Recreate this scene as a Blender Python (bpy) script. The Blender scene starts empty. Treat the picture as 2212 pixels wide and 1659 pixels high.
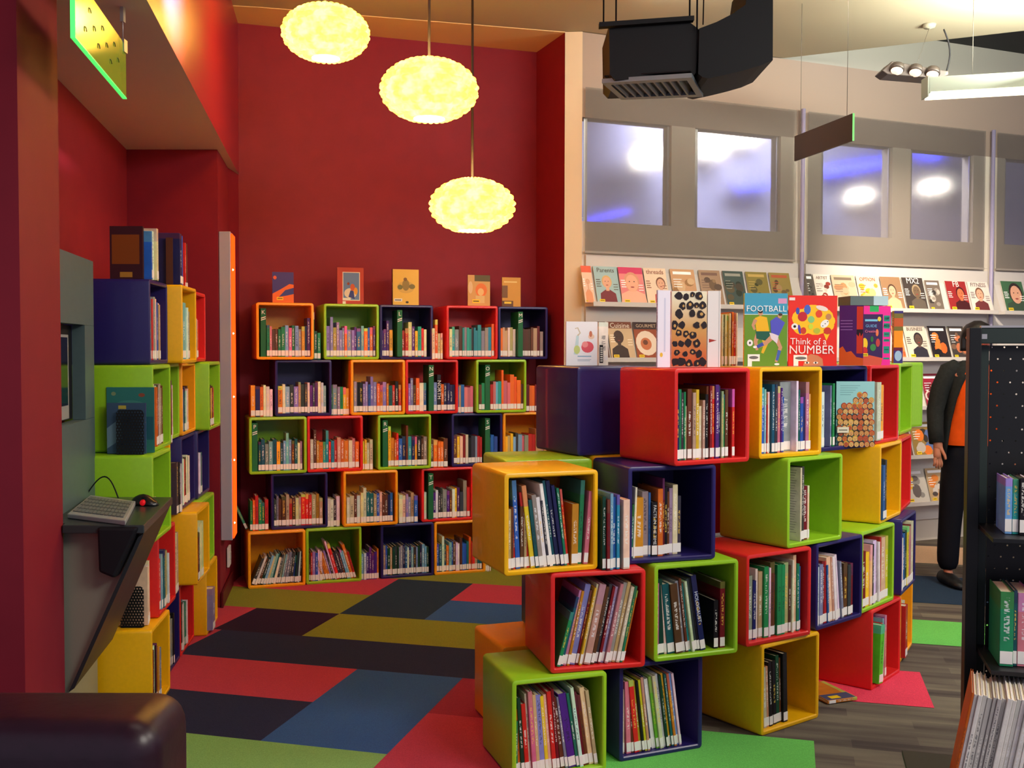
import bpy, bmesh, math, random, re
from mathutils import Vector, Matrix
R = math.radians
SC = bpy.context.scene
COL = SC.collection
random.seed(7)

# ------------------------------------------------------------------ camera
F, PITCH, ROLL, EYE = 2270.0, .0325, -.0017, 1.507
cam_d = bpy.data.cameras.new('camera'); cam = bpy.data.objects.new('camera', cam_d); COL.objects.link(cam)
cam_d.sensor_width = 36; cam_d.lens = 36 * F / 2212; cam_d.clip_end = 100
cam.matrix_world = Matrix.Translation((0, 0, EYE)) @ Matrix.Rotation(R(90) - PITCH, 4, 'X') @ Matrix.Rotation(-ROLL, 4, 'Z')
SC.camera = cam
SC.view_settings.view_transform = 'Standard'; SC.view_settings.look = 'None'
SC.view_settings.gamma = 1; SC.view_settings.use_curve_mapping = False
SC.view_settings.exposure = 0.36
SC.cycles.max_bounces = 7; SC.cycles.diffuse_bounces = 4; SC.cycles.glossy_bounces = 3; SC.cycles.transmission_bounces = 5

def ray(u, v):
    x = (u - 1106) / F; y = -(v - 829.5) / F
    c, s = math.cos(ROLL), math.sin(ROLL)
    x, y = x * c - y * s, x * s + y * c
    return x, math.cos(PITCH) + y * math.sin(PITCH), -math.sin(PITCH) + y * math.cos(PITCH)
def at_z(u, v, z):
    r = ray(u, v); k = (z - EYE) / r[2]; return Vector((r[0] * k, r[1] * k, z))
def at_y(u, v, y):
    r = ray(u, v); k = y / r[1]; return Vector((r[0] * k, y, EYE + r[2] * k))
def at_w(u, v, t, d0):
    r = ray(u, v); k = d0 / (r[1] - t * r[0]); return Vector((r[0] * k, r[1] * k, EYE + r[2] * k))

# ------------------------------------------------------------------ world and lights
w = bpy.data.worlds.new('world'); SC.world = w; w.use_nodes = True
w.node_tree.nodes['Background'].inputs[0].default_value = (.34, .33, .42, 1)
w.node_tree.nodes['Background'].inputs[1].default_value = .85
def light(name, typ, loc, energy, color, target=None, size=.5, size_y=None, spot=60, blend=.5, spread=180):
    d = bpy.data.lights.new(name, typ); d.energy = energy; d.color = color
    if typ == 'AREA':
        d.size = size; d.spread = R(spread)
        if size_y: d.shape = 'RECTANGLE'; d.size_y = size_y
    elif typ == 'SPOT': d.spot_size = R(spot); d.spot_blend = blend; d.shadow_soft_size = size
    else: d.shadow_soft_size = size
    o = bpy.data.objects.new(name, d); COL.objects.link(o); o.location = loc
    if target is not None:
        o.rotation_euler = (Vector(target) - Vector(loc)).to_track_quat('-Z', 'Y').to_euler()
    return o
WARM = (1, .86, .68)
light('ceiling_panel_light_front', 'AREA', (2.7, 1.0, 3.55), 135, (1, .94, .84), (1.5, 3.6, .2), 1.6)
light('ceiling_panel_light_right', 'AREA', (3.3, 3.2, 3.5), 80, (1, .94, .84), (2.0, 4.6, .6), 1.4)
light('ceiling_panel_light_reading', 'AREA', (-.1, 2.6, 3.55), 9, WARM, (-.3, 4.6, 0), 1.2)
light('rack_wash_light', 'AREA', (1.9, 6.0, 3.55), 16, (1, .86, .66), (2.4, 8.0, 1.2), 2.4, .25)
light('spot_bar_light', 'SPOT', (2.75, 6.45, 3.25), 300, (1, .84, .66), (3.2, 8.2, 1.9), .06, spot=62, blend=1)
light('uplight_glow', 'AREA', (3.2, 5.95, 3.22), 75, (.97, 1, .84), (3.15, 6.15, 3.64), .9, .3)
light('bulkhead_glare_fill', 'SPOT', (-.50, 3.55, 3.1), 2300, (1, .80, .86), (-1.28, 3.95, 3.0), .08, spot=40, blend=1)  # added spot standing in for the pale glare on the bulkhead
light('pillar_fill_light', 'SPOT', (-.2, 1.7, 2.9), 26, (1, .80, .72), (-1.42, 3.1, 1.2), .3, spot=34, blend=1)  # added fill that brightens the red pillar

# ------------------------------------------------------------------ colours and materials
def lin(c):
    return tuple(((x / 255) / 12.92 if x / 255 <= .04045 else ((x / 255 + .055) / 1.055) ** 2.4) for x in c) + (1,)
MATS = {}
def mat(name, rgb, rough=.6, spec=.3, metal=0, noise=0, nscale=30, bump=0, emit=None, estr=0, coat=0):
    if name in MATS: return MATS[name]
    m = bpy.data.materials.new(name); m.use_nodes = True; nt = m.node_tree
    b = nt.nodes['Principled BSDF']; b.inputs['Base Color'].default_value = lin(rgb)
    b.inputs['Roughness'].default_value = rough; b.inputs['Specular IOR Level'].default_value = spec
    b.inputs['Metallic'].default_value = metal
    if coat: b.inputs['Coat Weight'].default_value = coat
    if emit: b.inputs['Emission Color'].default_value = lin(emit); b.inputs['Emission Strength'].default_value = estr
    if noise or bump:
        tc = nt.nodes.new('ShaderNodeTexCoord'); n = nt.nodes.new('ShaderNodeTexNoise')
        n.inputs['Scale'].default_value = nscale; n.inputs['Detail'].default_value = 4
        nt.links.new(tc.outputs['Object'], n.inputs['Vector'])
        if noise:
            mp = nt.nodes.new('ShaderNodeMapRange'); mp.inputs['To Min'].default_value = 1 - noise; mp.inputs['To Max'].default_value = 1 + noise
            mp.inputs['From Min'].default_value = .3; mp.inputs['From Max'].default_value = .7
            nt.links.new(n.outputs['Fac'], mp.inputs['Value'])
            vm = nt.nodes.new('ShaderNodeVectorMath'); vm.operation = 'SCALE'; vm.inputs[0].default_value = lin(rgb)[:3]
            nt.links.new(mp.outputs['Result'], vm.inputs['Scale']); nt.links.new(vm.outputs['Vector'], b.inputs['Base Color'])
        if bump:
            bp = nt.nodes.new('ShaderNodeBump'); bp.inputs['Strength'].default_value = bump; bp.inputs['Distance'].default_value = .004
            nt.links.new(n.outputs['Fac'], bp.inputs['Height']); nt.links.new(bp.outputs['Normal'], b.inputs['Normal'])
    MATS[name] = m; return m
def flat(rgb, rough=.55):
    return mat('print_%02x%02x%02x' % tuple(rgb), rgb, rough)

RED_WALL = mat('red_wall_paint', (132, 24, 42), .62, .3, noise=.05, nscale=8)
CREAM = mat('cream_paint', (216, 200, 172), .8, .2, noise=.03, nscale=4)
SOFFIT = mat('beige_soffit_paint', (224, 206, 194), .8, .2)
WHITEW = mat('white_wall_paint', (214, 204, 190), .75, .2, noise=.02, nscale=4)
GREYC = mat('grey_recess_paint', (168, 164, 154), .8, .2)
BLACKM = mat('black_matt', (18, 18, 24), .6, .3)
WIRE = mat('thin_wire', (84, 80, 74), .6)
SILVER = mat('brushed_silver', (190, 188, 190), .35, .5, .7)
CUBE_RGB = {'red': (222, 38, 36), 'yellow': (248, 186, 12), 'orange': (252, 166, 18), 'green': (150, 204, 36), 'purple': (38, 30, 98)}
CUBE_MAT = {k: mat('lacquer_' + k, v, .38, .4, coat=.15, noise=.03, nscale=60) for k, v in CUBE_RGB.items()}
PAGES = mat('book_pages', (226, 214, 186), .85, .1, noise=.08, nscale=300)
LABEL = mat('spine_label_white', (240, 236, 232), .6, .2)
DIVG = mat('divider_green', (28, 104, 62), .5, .3)
STICK = mat('yellow_sticker', (246, 206, 30), .5)

def cover_material(name, attr=False):
    m = bpy.data.materials.new(name); m.use_nodes = True; nt = m.node_tree; L = nt.links; N = nt.nodes.new
    b = nt.nodes['Principled BSDF']; b.inputs['Roughness'].default_value = .42; b.inputs['Specular IOR Level'].default_value = .35
    tc = N('ShaderNodeTexCoord')
    if attr:
        at = N('ShaderNodeVertexColor'); at.layer_name = 'col'; base = at.outputs['Color']; rnd = None
        L.new(base, b.inputs['Base Color']); return m
    oi = N('ShaderNodeObjectInfo'); base = oi.outputs['Color']; rnd = oi.outputs['Random']
    sg = N('ShaderNodeSeparateXYZ'); L.new(tc.outputs['Generated'], sg.inputs[0])
    so = N('ShaderNodeSeparateXYZ'); L.new(tc.outputs['Object'], so.inputs[0])
    def M(op, a, b2=None, c=None):
        n = N('ShaderNodeMath'); n.operation = op
        for i, x in enumerate((a, b2, c)):
            if x is None: continue
            if isinstance(x, (int, float)): n.inputs[i].default_value = x
            else: L.new(x, n.inputs[i])
        return n.outputs[0]
    # lettering runs up the spine
    cb = N('ShaderNodeCombineXYZ'); L.new(M('MULTIPLY', sg.outputs['X'], 2.5), cb.inputs[0]); L.new(M('MULTIPLY', so.outputs['Z'], 210), cb.inputs[2]); L.new(M('MULTIPLY', rnd, 77), cb.inputs[1])
    nz = N('ShaderNodeTexNoise'); nz.inputs['Scale'].default_value = 1; nz.inputs['Detail'].default_value = 1; L.new(cb.outputs[0], nz.inputs['Vector'])
    ink = M('GREATER_THAN', nz.outputs['Fac'], .5)
    band = M('MULTIPLY', M('GREATER_THAN', sg.outputs['X'], .3), M('LESS_THAN', sg.outputs['X'], .7))
    up = M('MULTIPLY', M('GREATER_THAN', sg.outputs['Z'], .34), M('LESS_THAN', sg.outputs['Z'], M('ADD', .62, M('MULTIPLY', rnd, .33))))
    spine = M('LESS_THAN', sg.outputs['Y'], .01)
    mask = M('MULTIPLY', M('MULTIPLY', M('MULTIPLY', ink, band), M('MULTIPLY', up, spine)), .6)
    # a head band of another tone on some of them
    r2 = M('FRACT', M('MULTIPLY', rnd, 17.3)); r3 = M('FRACT', M('MULTIPLY', rnd, 41.7))
    hb = M('MULTIPLY', M('GREATER_THAN', sg.outputs['Z'], M('ADD', .72, M('MULTIPLY', r3, .2))), M('GREATER_THAN', r2, .62))
    hs = N('ShaderNodeHueSaturation'); L.new(base, hs.inputs['Color']); L.new(M('ADD', .35, M('MULTIPLY', r3, .4)), hs.inputs['Hue']); hs.inputs['Value'].default_value = .9; hs.inputs['Saturation'].default_value = .85
    m1 = N('ShaderNodeMixRGB'); L.new(M('MULTIPLY', hb, .85), m1.inputs[0]); L.new(base, m1.inputs[1]); L.new(hs.outputs[0], m1.inputs[2])
    cr = N('ShaderNodeValToRGB'); cr.color_ramp.interpolation = 'CONSTANT'
    el = cr.color_ramp.elements; el[0].color = (.9, .88, .82, 1); el[1].position = .45; el[1].color = (.02, .02, .04, 1)
    e = el.new(.7); e.color = (.9, .6, .08, 1); e = el.new(.85); e.color = (.85, .85, .9, 1)
    L.new(r2, cr.inputs[0])
    m2 = N('ShaderNodeMixRGB'); L.new(mask, m2.inputs[0]); L.new(m1.outputs[0], m2.inputs[1]); L.new(cr.outputs[0], m2.inputs[2])
    # cloudy printed variation
    n2 = N('ShaderNodeTexNoise'); n2.inputs['Scale'].default_value = 22; L.new(tc.outputs['Object'], n2.inputs['Vector'])
    vr = N('ShaderNodeHueSaturation'); L.new(m2.outputs[0], vr.inputs['Color']); L.new(M('ADD', .72, M('MULTIPLY', n2.outputs['Fac'], .56)), vr.inputs['Value'])
    L.new(vr.outputs[0], b.inputs['Base Color'])
    return m
COVER = cover_material('book_cover_print')
COVER_ATTR = cover_material('book_cover_print_mixed', True)

# ------------------------------------------------------------------ mesh helpers
class MB:
    def __init__(s): s.v = []; s.f = []; s.m = []; s.sm = []
    def add(s, vs, fs, mi=0, smooth=False):
        n = len(s.v); s.v += [tuple(p) for p in vs]
        for f in fs: s.f.append([i + n for i in f]); s.m.append(mi); s.sm.append(smooth)
    def box(s, x0, x1, y0, y1, z0, z1, mi=0):
        s.add([(x0, y0, z0), (x1, y0, z0), (x1, y1, z0), (x0, y1, z0), (x0, y0, z1), (x1, y0, z1), (x1, y1, z1), (x0, y1, z1)],
              [(0, 3, 2, 1), (4, 5, 6, 7), (0, 1, 5, 4), (1, 2, 6, 5), (2, 3, 7, 6), (3, 0, 4, 7)], mi)
    def prism(s, pts, z0, z1, mi=0, mtop=None, mbot=None):
        n = len(pts); vs = [(p[0], p[1], z0) for p in pts] + [(p[0], p[1], z1) for p in pts]
        area = sum(pts[i][0] * pts[(i + 1) % n][1] - pts[(i + 1) % n][0] * pts[i][1] for i in range(n))
        side = [(i, (i + 1) % n, n + (i + 1) % n, n + i) for i in range(n)]; bot = list(range(n))[::-1]; top = list(range(n, 2 * n))
        if area < 0: side = [f[::-1] for f in side]; bot = bot[::-1]; top = top[::-1]
        s.add(vs, side, mi); b = len(s.v) - 2 * n
        s.f.append([i + b for i in bot]); s.m.append(mi if mbot is None else mbot); s.sm.append(False)
        s.f.append([i + b for i in top]); s.m.append(mi if mtop is None else mtop); s.sm.append(False)
    def extr(s, pts, vec, mi=0):            # a 3D polygon given thickness along vec
        n = len(pts); v = Vector(vec); P = [Vector(p) for p in pts]
        s.add([tuple(p) for p in P] + [tuple(p + v) for p in P], [tuple(range(n))[::-1], tuple(range(n, 2 * n))] + [(i, (i + 1) % n, n + (i + 1) % n, n + i) for i in range(n)], mi)
    def loft(s, rings, mi=0, caps=True, smooth=True, closed=True):
        n = len(rings[0]); vs = [p for r in rings for p in r]; fs = []
        for k in range(len(rings) - 1):
            for i in range(n if closed else n - 1):
                fs.append((k * n + i, k * n + (i + 1) % n, (k + 1) * n + (i + 1) % n, (k + 1) * n + i))
        if caps and closed: fs.append(tuple(range(n))[::-1]); fs.append(tuple(range((len(rings) - 1) * n, len(rings) * n)))
        s.add(vs, fs, mi, smooth)
    def lathe(s, prof, n=24, mi=0, c=(0, 0, 0), smooth=True):
        s.loft([[(c[0] + r * math.cos(2 * math.pi * i / n), c[1] + r * math.sin(2 * math.pi * i / n), c[2] + z) for i in range(n)] for r, z in prof], mi, True, smooth)
    def tube(s, pts, r, n=8, mi=0, smooth=True):
        P = [Vector(p) for p in pts]; rings = []; rr = r if isinstance(r, (list, tuple)) else [r] * len(P)
        for i, p in enumerate(P):
            d = (P[min(i + 1, len(P) - 1)] - P[max(i - 1, 0)]).normalized()
            a = d.orthogonal() if i == 0 else (pa - d * pa.dot(d)); a.normalize(); pa = a; b = d.cross(a)
            rings.append([tuple(p + (a * math.cos(2 * math.pi * k / n) + b * math.sin(2 * math.pi * k / n)) * rr[i]) for k in range(n)])
        s.loft(rings, mi, True, smooth)
    def mesh(s, name, mats, sharp=True, bevel=0, fix=True):
        me = bpy.data.meshes.new(name); me.from_pydata(s.v, [], s.f)
        for m in (mats if isinstance(mats, (list, tuple)) else [mats]): me.materials.append(m)
        me.polygons.foreach_set('material_index', s.m); me.polygons.foreach_set('use_smooth', s.sm)
        if bevel or fix:
            bm = bmesh.new(); bm.from_mesh(me)
            if fix: bmesh.ops.recalc_face_normals(bm, faces=bm.faces)
            if bevel:
                es = [e for e in bm.edges if len(e.link_faces) == 2 and e.calc_face_angle(0) > R(40)]
                bmesh.ops.bevel(bm, geom=es, offset=bevel, segments=2, affect='EDGES', profile=.5, clamp_overlap=True)
            bm.to_mesh(me); bm.free()
        me.update(); return me
    def build(s, name, mats, parent=None, loc=(0, 0, 0), rot=(0, 0, 0), bevel=0):
        return link(name, s.mesh(name, mats, bevel=bevel), parent, loc, rot)
def link(name, me, parent=None, loc=(0, 0, 0), rot=(0, 0, 0), color=None):
    o = bpy.data.objects.new(name, me); COL.objects.link(o); o.parent = parent; o.location = loc; o.rotation_euler = rot
    if color: o.color = color
    return o
def tag(o, label, cat, group=None, kind=None):
    o['label'] = label; o['category'] = cat
    if group: o['group'] = group
    if kind: o['kind'] = kind
    return o
def struct(o): o['kind'] = 'structure'; return o
def empty(name, loc=(0, 0, 0), rz=0, rx=0):
    o = bpy.data.objects.new(name, None); COL.objects.link(o); o.location = loc; o.rotation_euler = (rx, 0, rz); o.empty_display_size = .05; return o
def text(name, s, size, m, parent, loc, rot, extrude=.0006, align='CENTER', sx=1.0):
    c = bpy.data.curves.new(name, 'FONT'); c.body = s; c.size = size; c.extrude = extrude; c.align_x = align; c.align_y = 'CENTER'; c.resolution_u = 2
    t = bpy.data.objects.new(name, c); COL.objects.link(t)
    me = bpy.data.meshes.new_from_object(t.evaluated_get(bpy.context.evaluated_depsgraph_get())); bpy.data.objects.remove(t)
    me.materials.clear(); me.materials.append(m)
    o = link(name, me, parent, loc, rot); o.scale = (sx, 1, 1); return o

# ------------------------------------------------------------------ the room
H = .36                                   # size of a display cube
DP = .352                                 # and its depth
TB, DB = .335, 7.14                       # line of the cube fronts along the red wall: y = DB + TB x
TW, DW = .4222, 6.93                      # line of the wall behind the magazine rack
CZ = 3.645                                # ceiling
SZ = 2.656                                # underside of the low soffit
def wb(x, off=.41): return DB + off + TB * x
def ww(x, off=0): return DW + off + TW * x

# floor with carpet tiles
E1 = Vector((math.cos(-.257), math.sin(-.257))); E2 = Vector((-E1.y, E1.x))
def tile(a, b): return E1 * a + E2 * b
def carpet(name, rgb):
    return mat('carpet_' + name, tuple(min(255, int(6 + c * 1.1)) for c in rgb), .95, .1, noise=.16, nscale=260, bump=.5)
CM = {'o': carpet('olive', (112, 118, 42)), 'g': carpet('green', (112, 158, 92)), 'n': carpet('navy', (34, 38, 66)), 'd': carpet('dark', (38, 22, 46)),
      'b': carpet('blue', (46, 80, 138)), 'r': carpet('red', (160, 54, 76)), 'm': carpet('maroon', (128, 38, 60)), 'k': carpet('teal_black', (32, 48, 68)),  # maroon: the red tile with shadow and pile shading put in
      'p': carpet('pink', (206, 58, 82)), 'G': carpet('bright_green', (96, 178, 82)), 't': carpet('tan', (190, 158, 128))}
def grey_carpet():
    m = bpy.data.materials.new('carpet_grey_streaks'); m.use_nodes = True; nt = m.node_tree; L = nt.links; N = nt.nodes.new
    b = nt.nodes['Principled BSDF']; b.inputs['Roughness'].default_value = .95; b.inputs['Specular IOR Level'].default_value = .1
    tc = N('ShaderNodeTexCoord'); mp = N('ShaderNodeMapping'); mp.inputs['Rotation'].default_value = (0, 0, .257); L.new(tc.outputs['Object'], mp.inputs['Vector'])
    m2 = N('ShaderNodeMapping'); m2.inputs['Scale'].default_value = (1.6, 15, 1); L.new(mp.outputs[0], m2.inputs['Vector'])
    n = N('ShaderNodeTexNoise'); n.inputs['Scale'].default_value = 1; n.inputs['Detail'].default_value = 3; L.new(m2.outputs[0], n.inputs['Vector'])
    br = N('ShaderNodeTexBrick'); br.inputs['Scale'].default_value = 1; br.inputs['Brick Width'].default_value = .5; br.inputs['Row Height'].default_value = .09; br.inputs['Mortar Size'].default_value = 0
    br.inputs['Color1'].default_value = (.25, .25, .25, 1); br.inputs['Color2'].default_value = (.75, .75, .75, 1); L.new(mp.outputs[0], br.inputs['Vector'])
    mx = N('ShaderNodeMixRGB'); mx.inputs[0].default_value = .45; L.new(n.outputs['Fac'], mx.inputs[1]); L.new(br.outputs['Color'], mx.inputs[2])
    cr = N('ShaderNodeValToRGB'); e = cr.color_ramp.elements; e[0].position = .36; e[0].color = lin((80, 72, 70)); e[1].position = .64; e[1].color = lin((124, 116, 102)); L.new(mx.outputs[0], cr.inputs[0])
    L.new(cr.outputs[0], b.inputs['Base Color'])
    n2 = N('ShaderNodeTexNoise'); n2.inputs['Scale'].default_value = 280; L.new(tc.outputs['Object'], n2.inputs['Vector'])
    bp = N('ShaderNodeBump'); bp.inputs['Strength'].default_value = .5; bp.inputs['Distance'].default_value = .004; L.new(n2.outputs['Fac'], bp.inputs['Height']); L.new(bp.outputs[0], b.inputs['Normal'])
    return m
fl = MB(); keys = list(CM)
fl.box(-4.5, 8.0, -.8, 10.5, -.06, 0, len(keys))
rows = [  # (near, far, [(from, to, colour)...]) in carpet-tile coordinates
    (2.60, 3.14, [(-5, -2.46, 'n'), (-2.46, -1.0, 'b'), (-1.0, -.5, 'g')]),
    (3.14, 3.62, [(-5, -1.43, 'g'), (-1.43, -.40, 'r')]),
    (3.62, 4.08, [(-5, -1.95, 'n'), (-1.95, -1.43, 'b'), (-1.43, -.80, 'r')]),
    (4.08, 4.56, [(-5, -1.95, 'r'), (-1.95, -1.43, 'b'), (-1.43, -.80, 'm')]),
    (4.56, 5.02, [(-5, -2.93, 'r'), (-2.93, -.6, 'n')]),
    (5.02, 5.50, [(-5, -2.98, 'r'), (-2.98, -2.46, 'd'), (-2.46, -.6, 'o')]),
    (5.50, 5.97, [(-5, -2.46, 'o'), (-2.46, -1.95, 'k'), (-1.95, -.6, 'b')]),
    (5.97, 6.44, [(-5, -2.46, 'r'), (-2.46, -1.95, 'k'), (-1.95, -.6, 'r')]),
    (6.44, 7.6, [(-5, -.6, 'o')]),
    (3.66, 4.17, [(-.78, .11, 'G')]), (4.69, 5.20, [(.11, .61, 'p')]), (5.71, 6.22, [(.10, 1.3, 'G')]),
    (6.65, 7.45, [(.4, 1.6, 'k')]), (7.90, 8.60, [(.7, 1.5, 't')])]
for a, b, cs in rows:
    for x0, x1, c in cs:
        q = [tile(x0, a), tile(x1, a), tile(x1, b), tile(x0, b)]
        fl.add([(p.x, p.y, .002) for p in q], [(0, 1, 2, 3)], keys.index(c))
fl_o = fl.build('floor', [CM[k] for k in keys] + [grey_carpet()]); struct(fl_o)

def wall_between(name, p, q, z0, z1, m, th=.1, side=1):
    d = Vector((q[0] - p[0], q[1] - p[1])).normalized(); n = Vector((-d.y, d.x)) * th * side
    b = MB(); b.prism([p, q, (q[0] + n.x, q[1] + n.y), (p[0] + n.x, p[1] + n.y)], z0, z1)
    return struct(b.build(name, m))
c0, c1, c2 = (-1.80, wb(-1.80)), (.172, wb(.172)), (.353, 7.138)
wall_between('wall_back', c0, c1, 0, 3.66, RED_WALL, .1, 1)
# return of the red wall and its pale end
b = MB(); b.add([(c1[0], c1[1], 0), (c2[0], c2[1], 0), (c2[0], c2[1], 3.625), (c1[0], c1[1], 3.625)], [(0, 1, 2, 3)], 0)
e_ = (.47, 7.128)
b = MB(); pts = [c1, c2, e_, (.47, 7.7)]
b.prism(pts, 0, 3.643, 1)
b.m[0] = 0
struct(b.build('wall_return', [RED_WALL, CREAM]))
wall_between('wall_rear_right', (.47, ww(.47)), (6.2, ww(6.2)), 0, 2.17, WHITEW, .12, 1)
# wall around the window openings
def wx(u, v=330): p = at_w(u, v, TW, DW); return p.x
WZ0, WZ1 = 2.377, 3.075
panes = [(.482, wx(1449)), (wx(1500), wx(1685)), (wx(1773), wx(1927)), (wx(1966), wx(2102)), (wx(2170), wx(2310)), (wx(2350), wx(2480))]
wall_between('wall_rear_sill', (.47, ww(.47)), (6.2, ww(6.2)), 2.171, WZ0, WHITEW, .12, 1)
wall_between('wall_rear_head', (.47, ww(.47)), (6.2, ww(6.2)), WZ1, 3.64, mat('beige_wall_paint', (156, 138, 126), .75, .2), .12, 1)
xs = [.47] + [x for p in panes for x in p] + [6.2]
for i in range(0, len(xs), 2):
    if xs[i + 1] - xs[i] > .02: wall_between('wall_rear_pier', (xs[i], ww(xs[i])), (xs[i + 1], ww(xs[i + 1])), WZ0, WZ1, WHITEW, .12, 1)
gl = bpy.data.materials.new('frosted_pane'); gl.use_nodes = True; b_ = gl.node_tree.nodes['Principled BSDF']
b_.inputs['Base Color'].default_value = (.9, .9, .96, 1); b_.inputs['Roughness'].default_value = .26; b_.inputs['Transmission Weight'].default_value = 1; b_.inputs['IOR'].default_value = 1.2
for i, (x0, x1) in enumerate(panes):
    e = struct(empty('window_%d' % (i + 1)))
    g = MB(); g.prism([(x0, ww(x0, .05)), (x1, ww(x1, .05)), (x1, ww(x1, .056)), (x0, ww(x0, .056))], WZ0, WZ1); g.build('pane', gl, e)
    f = MB()
    for a0, a1, z0, z1 in ((x0, x0 + .025, WZ0, WZ1), (x1 - .025, x1, WZ0, WZ1)):
        f.prism([(a0, ww(a0, .03)), (a1, ww(a1, .03)), (a1, ww(a1, .048)), (a0, ww(a0, .048))], z0, z1)
    f.build('window_frame', SILVER, e)
# ceilings
ce = MB(); ce.prism([(-1.2, -.6), (6.2, -.6), (6.2, 5.793), (1.984, 7.768 + .0), (.47, ww(.47) + .05), (.353, 7.14), (-1.60, 6.63), (-1.76, 6.6)], CZ, CZ + .06)
struct(ce.build('ceiling', mat('grey_cream_ceiling_paint', (176, 165, 142), .8, .2)))
st = MB(); st.prism([(-1.85, wb(-1.85) + .02), (-1.78, 6.60), (-1.575, 6.636), (.353, 7.138), (.20, wb(.2) + .02)], 3.640, 3.70)
struct(st.build('ceiling_strip', mat('lamplit_cream_paint', (232, 196, 140), .8, .2)))  # pendant light on the strip is put into this warmer cream
rc = MB(); rc.prism([(1.7, 8.2), (6.2, 5.6), (6.2, 10.2), (1.7, 10.0)], 3.95, 4.0)
struct(rc.build('ceiling_recess', BLACKM))
wall_between('wall_recess', (1.9, ww(1.9) + .03), (6.2, ww(6.2) + .03), 3.641, 3.95, GREYC, .1, 1)
# the soffit and bulkhead on the left, recess walls, pillar
def sx(y): return -1.202 - .172 * (y - 3.486)
so = MB(); so.prism([(sx(1.0), 1.0), (sx(7.03), 7.03), (-2.4, 7.03), (-3.0, 4.0), (-3.0, 1.0)], SZ, CZ, 0, None, 1)
struct(so.build('wall_bulkhead', [mat('red_satin_paint', (150, 34, 52), .34, .6), SOFFIT]))
lw = lambda y: -1.93 - .181 * (y - 4.483)
wall_between('wall_left', (lw(3.4), 3.4), (lw(6.086), 6.086), 0, SZ - .001, RED_WALL, .1, 1)
jb = MB(); jb.prism([(-2.35, 6.086), (-1.698, 6.086), (-1.80, 6.69), (-1.80, wb(-1.8) + .1), (-2.35, 7.2)], 0, SZ - .001)
struct(jb.build('wall_left_return', RED_WALL))
PX = lambda y: -1.402 - .18 * (y - 3.0)
pl = MB(); pl.prism([(PX(3.0), 3.0), (PX(3.46), 3.46), (-2.6, 3.46), (-2.6, 3.0)], 0, SZ - .001)
struct(pl.build('wall_pillar', RED_WALL))
bb = MB(); bb.prism([(-1.69, 6.07), (-1.792, 6.68), (-1.78, 6.68), (-1.678, 6.07)], 0, .09); struct(bb.build('baseboard_left', mat('dark_red_trim', (96, 22, 30), .5)))

# outside the panes: pale backdrop added to brighten them, with lamps and blue neon
wall_between('wall_outside_backdrop', (-.6, ww(-.6, 1.75)), (6.6, ww(6.6, 1.6)), 0, 4.2, mat('outdoor_backdrop', (168, 170, 196), .9, .1, noise=.2, nscale=1.3), .1, 1)
light('pane_fill_light', 'AREA', (2.1, ww(2.1, .95), 3.7), 80, (.86, .86, 1), (2.2, ww(2.2, 1.6), 2.7), 1.9, .3)  # added fill on the backdrop, brightens the panes
def outside_lamp(name, u, v, dist, w_, h_, rgb, strg, label, ang=0, cat='outdoor lamp', grp=None):
    dist = 1.52; p = at_w(u, v, TW, DW + dist); o = empty(name, p, math.atan(TW)); o.rotation_euler = (0, ang, math.atan(TW))
    b = MB(); b.box(-w_ / 2 - .03, w_ / 2 + .03, .001, .09, -h_ / 2 - .03, h_ / 2 + .03); b.build('housing', SILVER, o, bevel=.008)
    b = MB(); b.box(-w_ / 2, w_ / 2, -.02, 0, -h_ / 2, h_ / 2); b.build('diffuser', mat('lamp_glow_%s' % name + str(strg), rgb, .5, emit=rgb, estr=strg * (2.6 if 'neon' in name else 2.2)), o, bevel=.006)
    tag(o, label, cat, grp)
outside_lamp('outdoor_lamp', 1400, 338, .9, .26, .10, (255, 246, 224), 14, 'round white glow behind the first frosted pane, left of the glazing bar', -.2)
outside_lamp('outdoor_lamp', 1535, 310, .9, .22, .16, (255, 250, 235), 14, 'broad white glow at the left edge of the second frosted pane', 0)
outside_lamp('outdoor_lamp', 1600, 291, .9, .28, .09, (255, 250, 235), 14, 'white glow along the top of the second frosted pane', -.05)
outside_lamp('outdoor_lamp', 1855, 420, .9, .22, .06, (255, 246, 230), 14, 'white bar of light low behind the third frosted pane', -.15)
outside_lamp('outdoor_lamp', 2015, 400, .9, .25, .07, (255, 246, 230), 14, 'white bar of light in the middle of the fourth frosted pane', -.1)
outside_lamp('neon_tube', 1625, 398, 1.2, .34, .018, (60, 70, 255), 9, 'blue neon streak low in the second frosted pane', -.15, 'neon light')
outside_lamp('neon_tube', 1845, 358, 1.2, .75, .022, (60, 70, 255), 9, 'blue neon streak across the top of the third frosted pane', -.2, 'neon light')
outside_lamp('neon_tube', 2000, 330, 1.2, .28, .018, (60, 70, 255), 9, 'blue neon streak at the top of the fourth frosted pane', .12, 'neon light')
outside_lamp('neon_tube', 1310, 466, 1.2, .44, .014, (60, 60, 230), 5, 'faint blue neon streak at the bottom of the first frosted pane', -.25, 'neon light')

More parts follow.
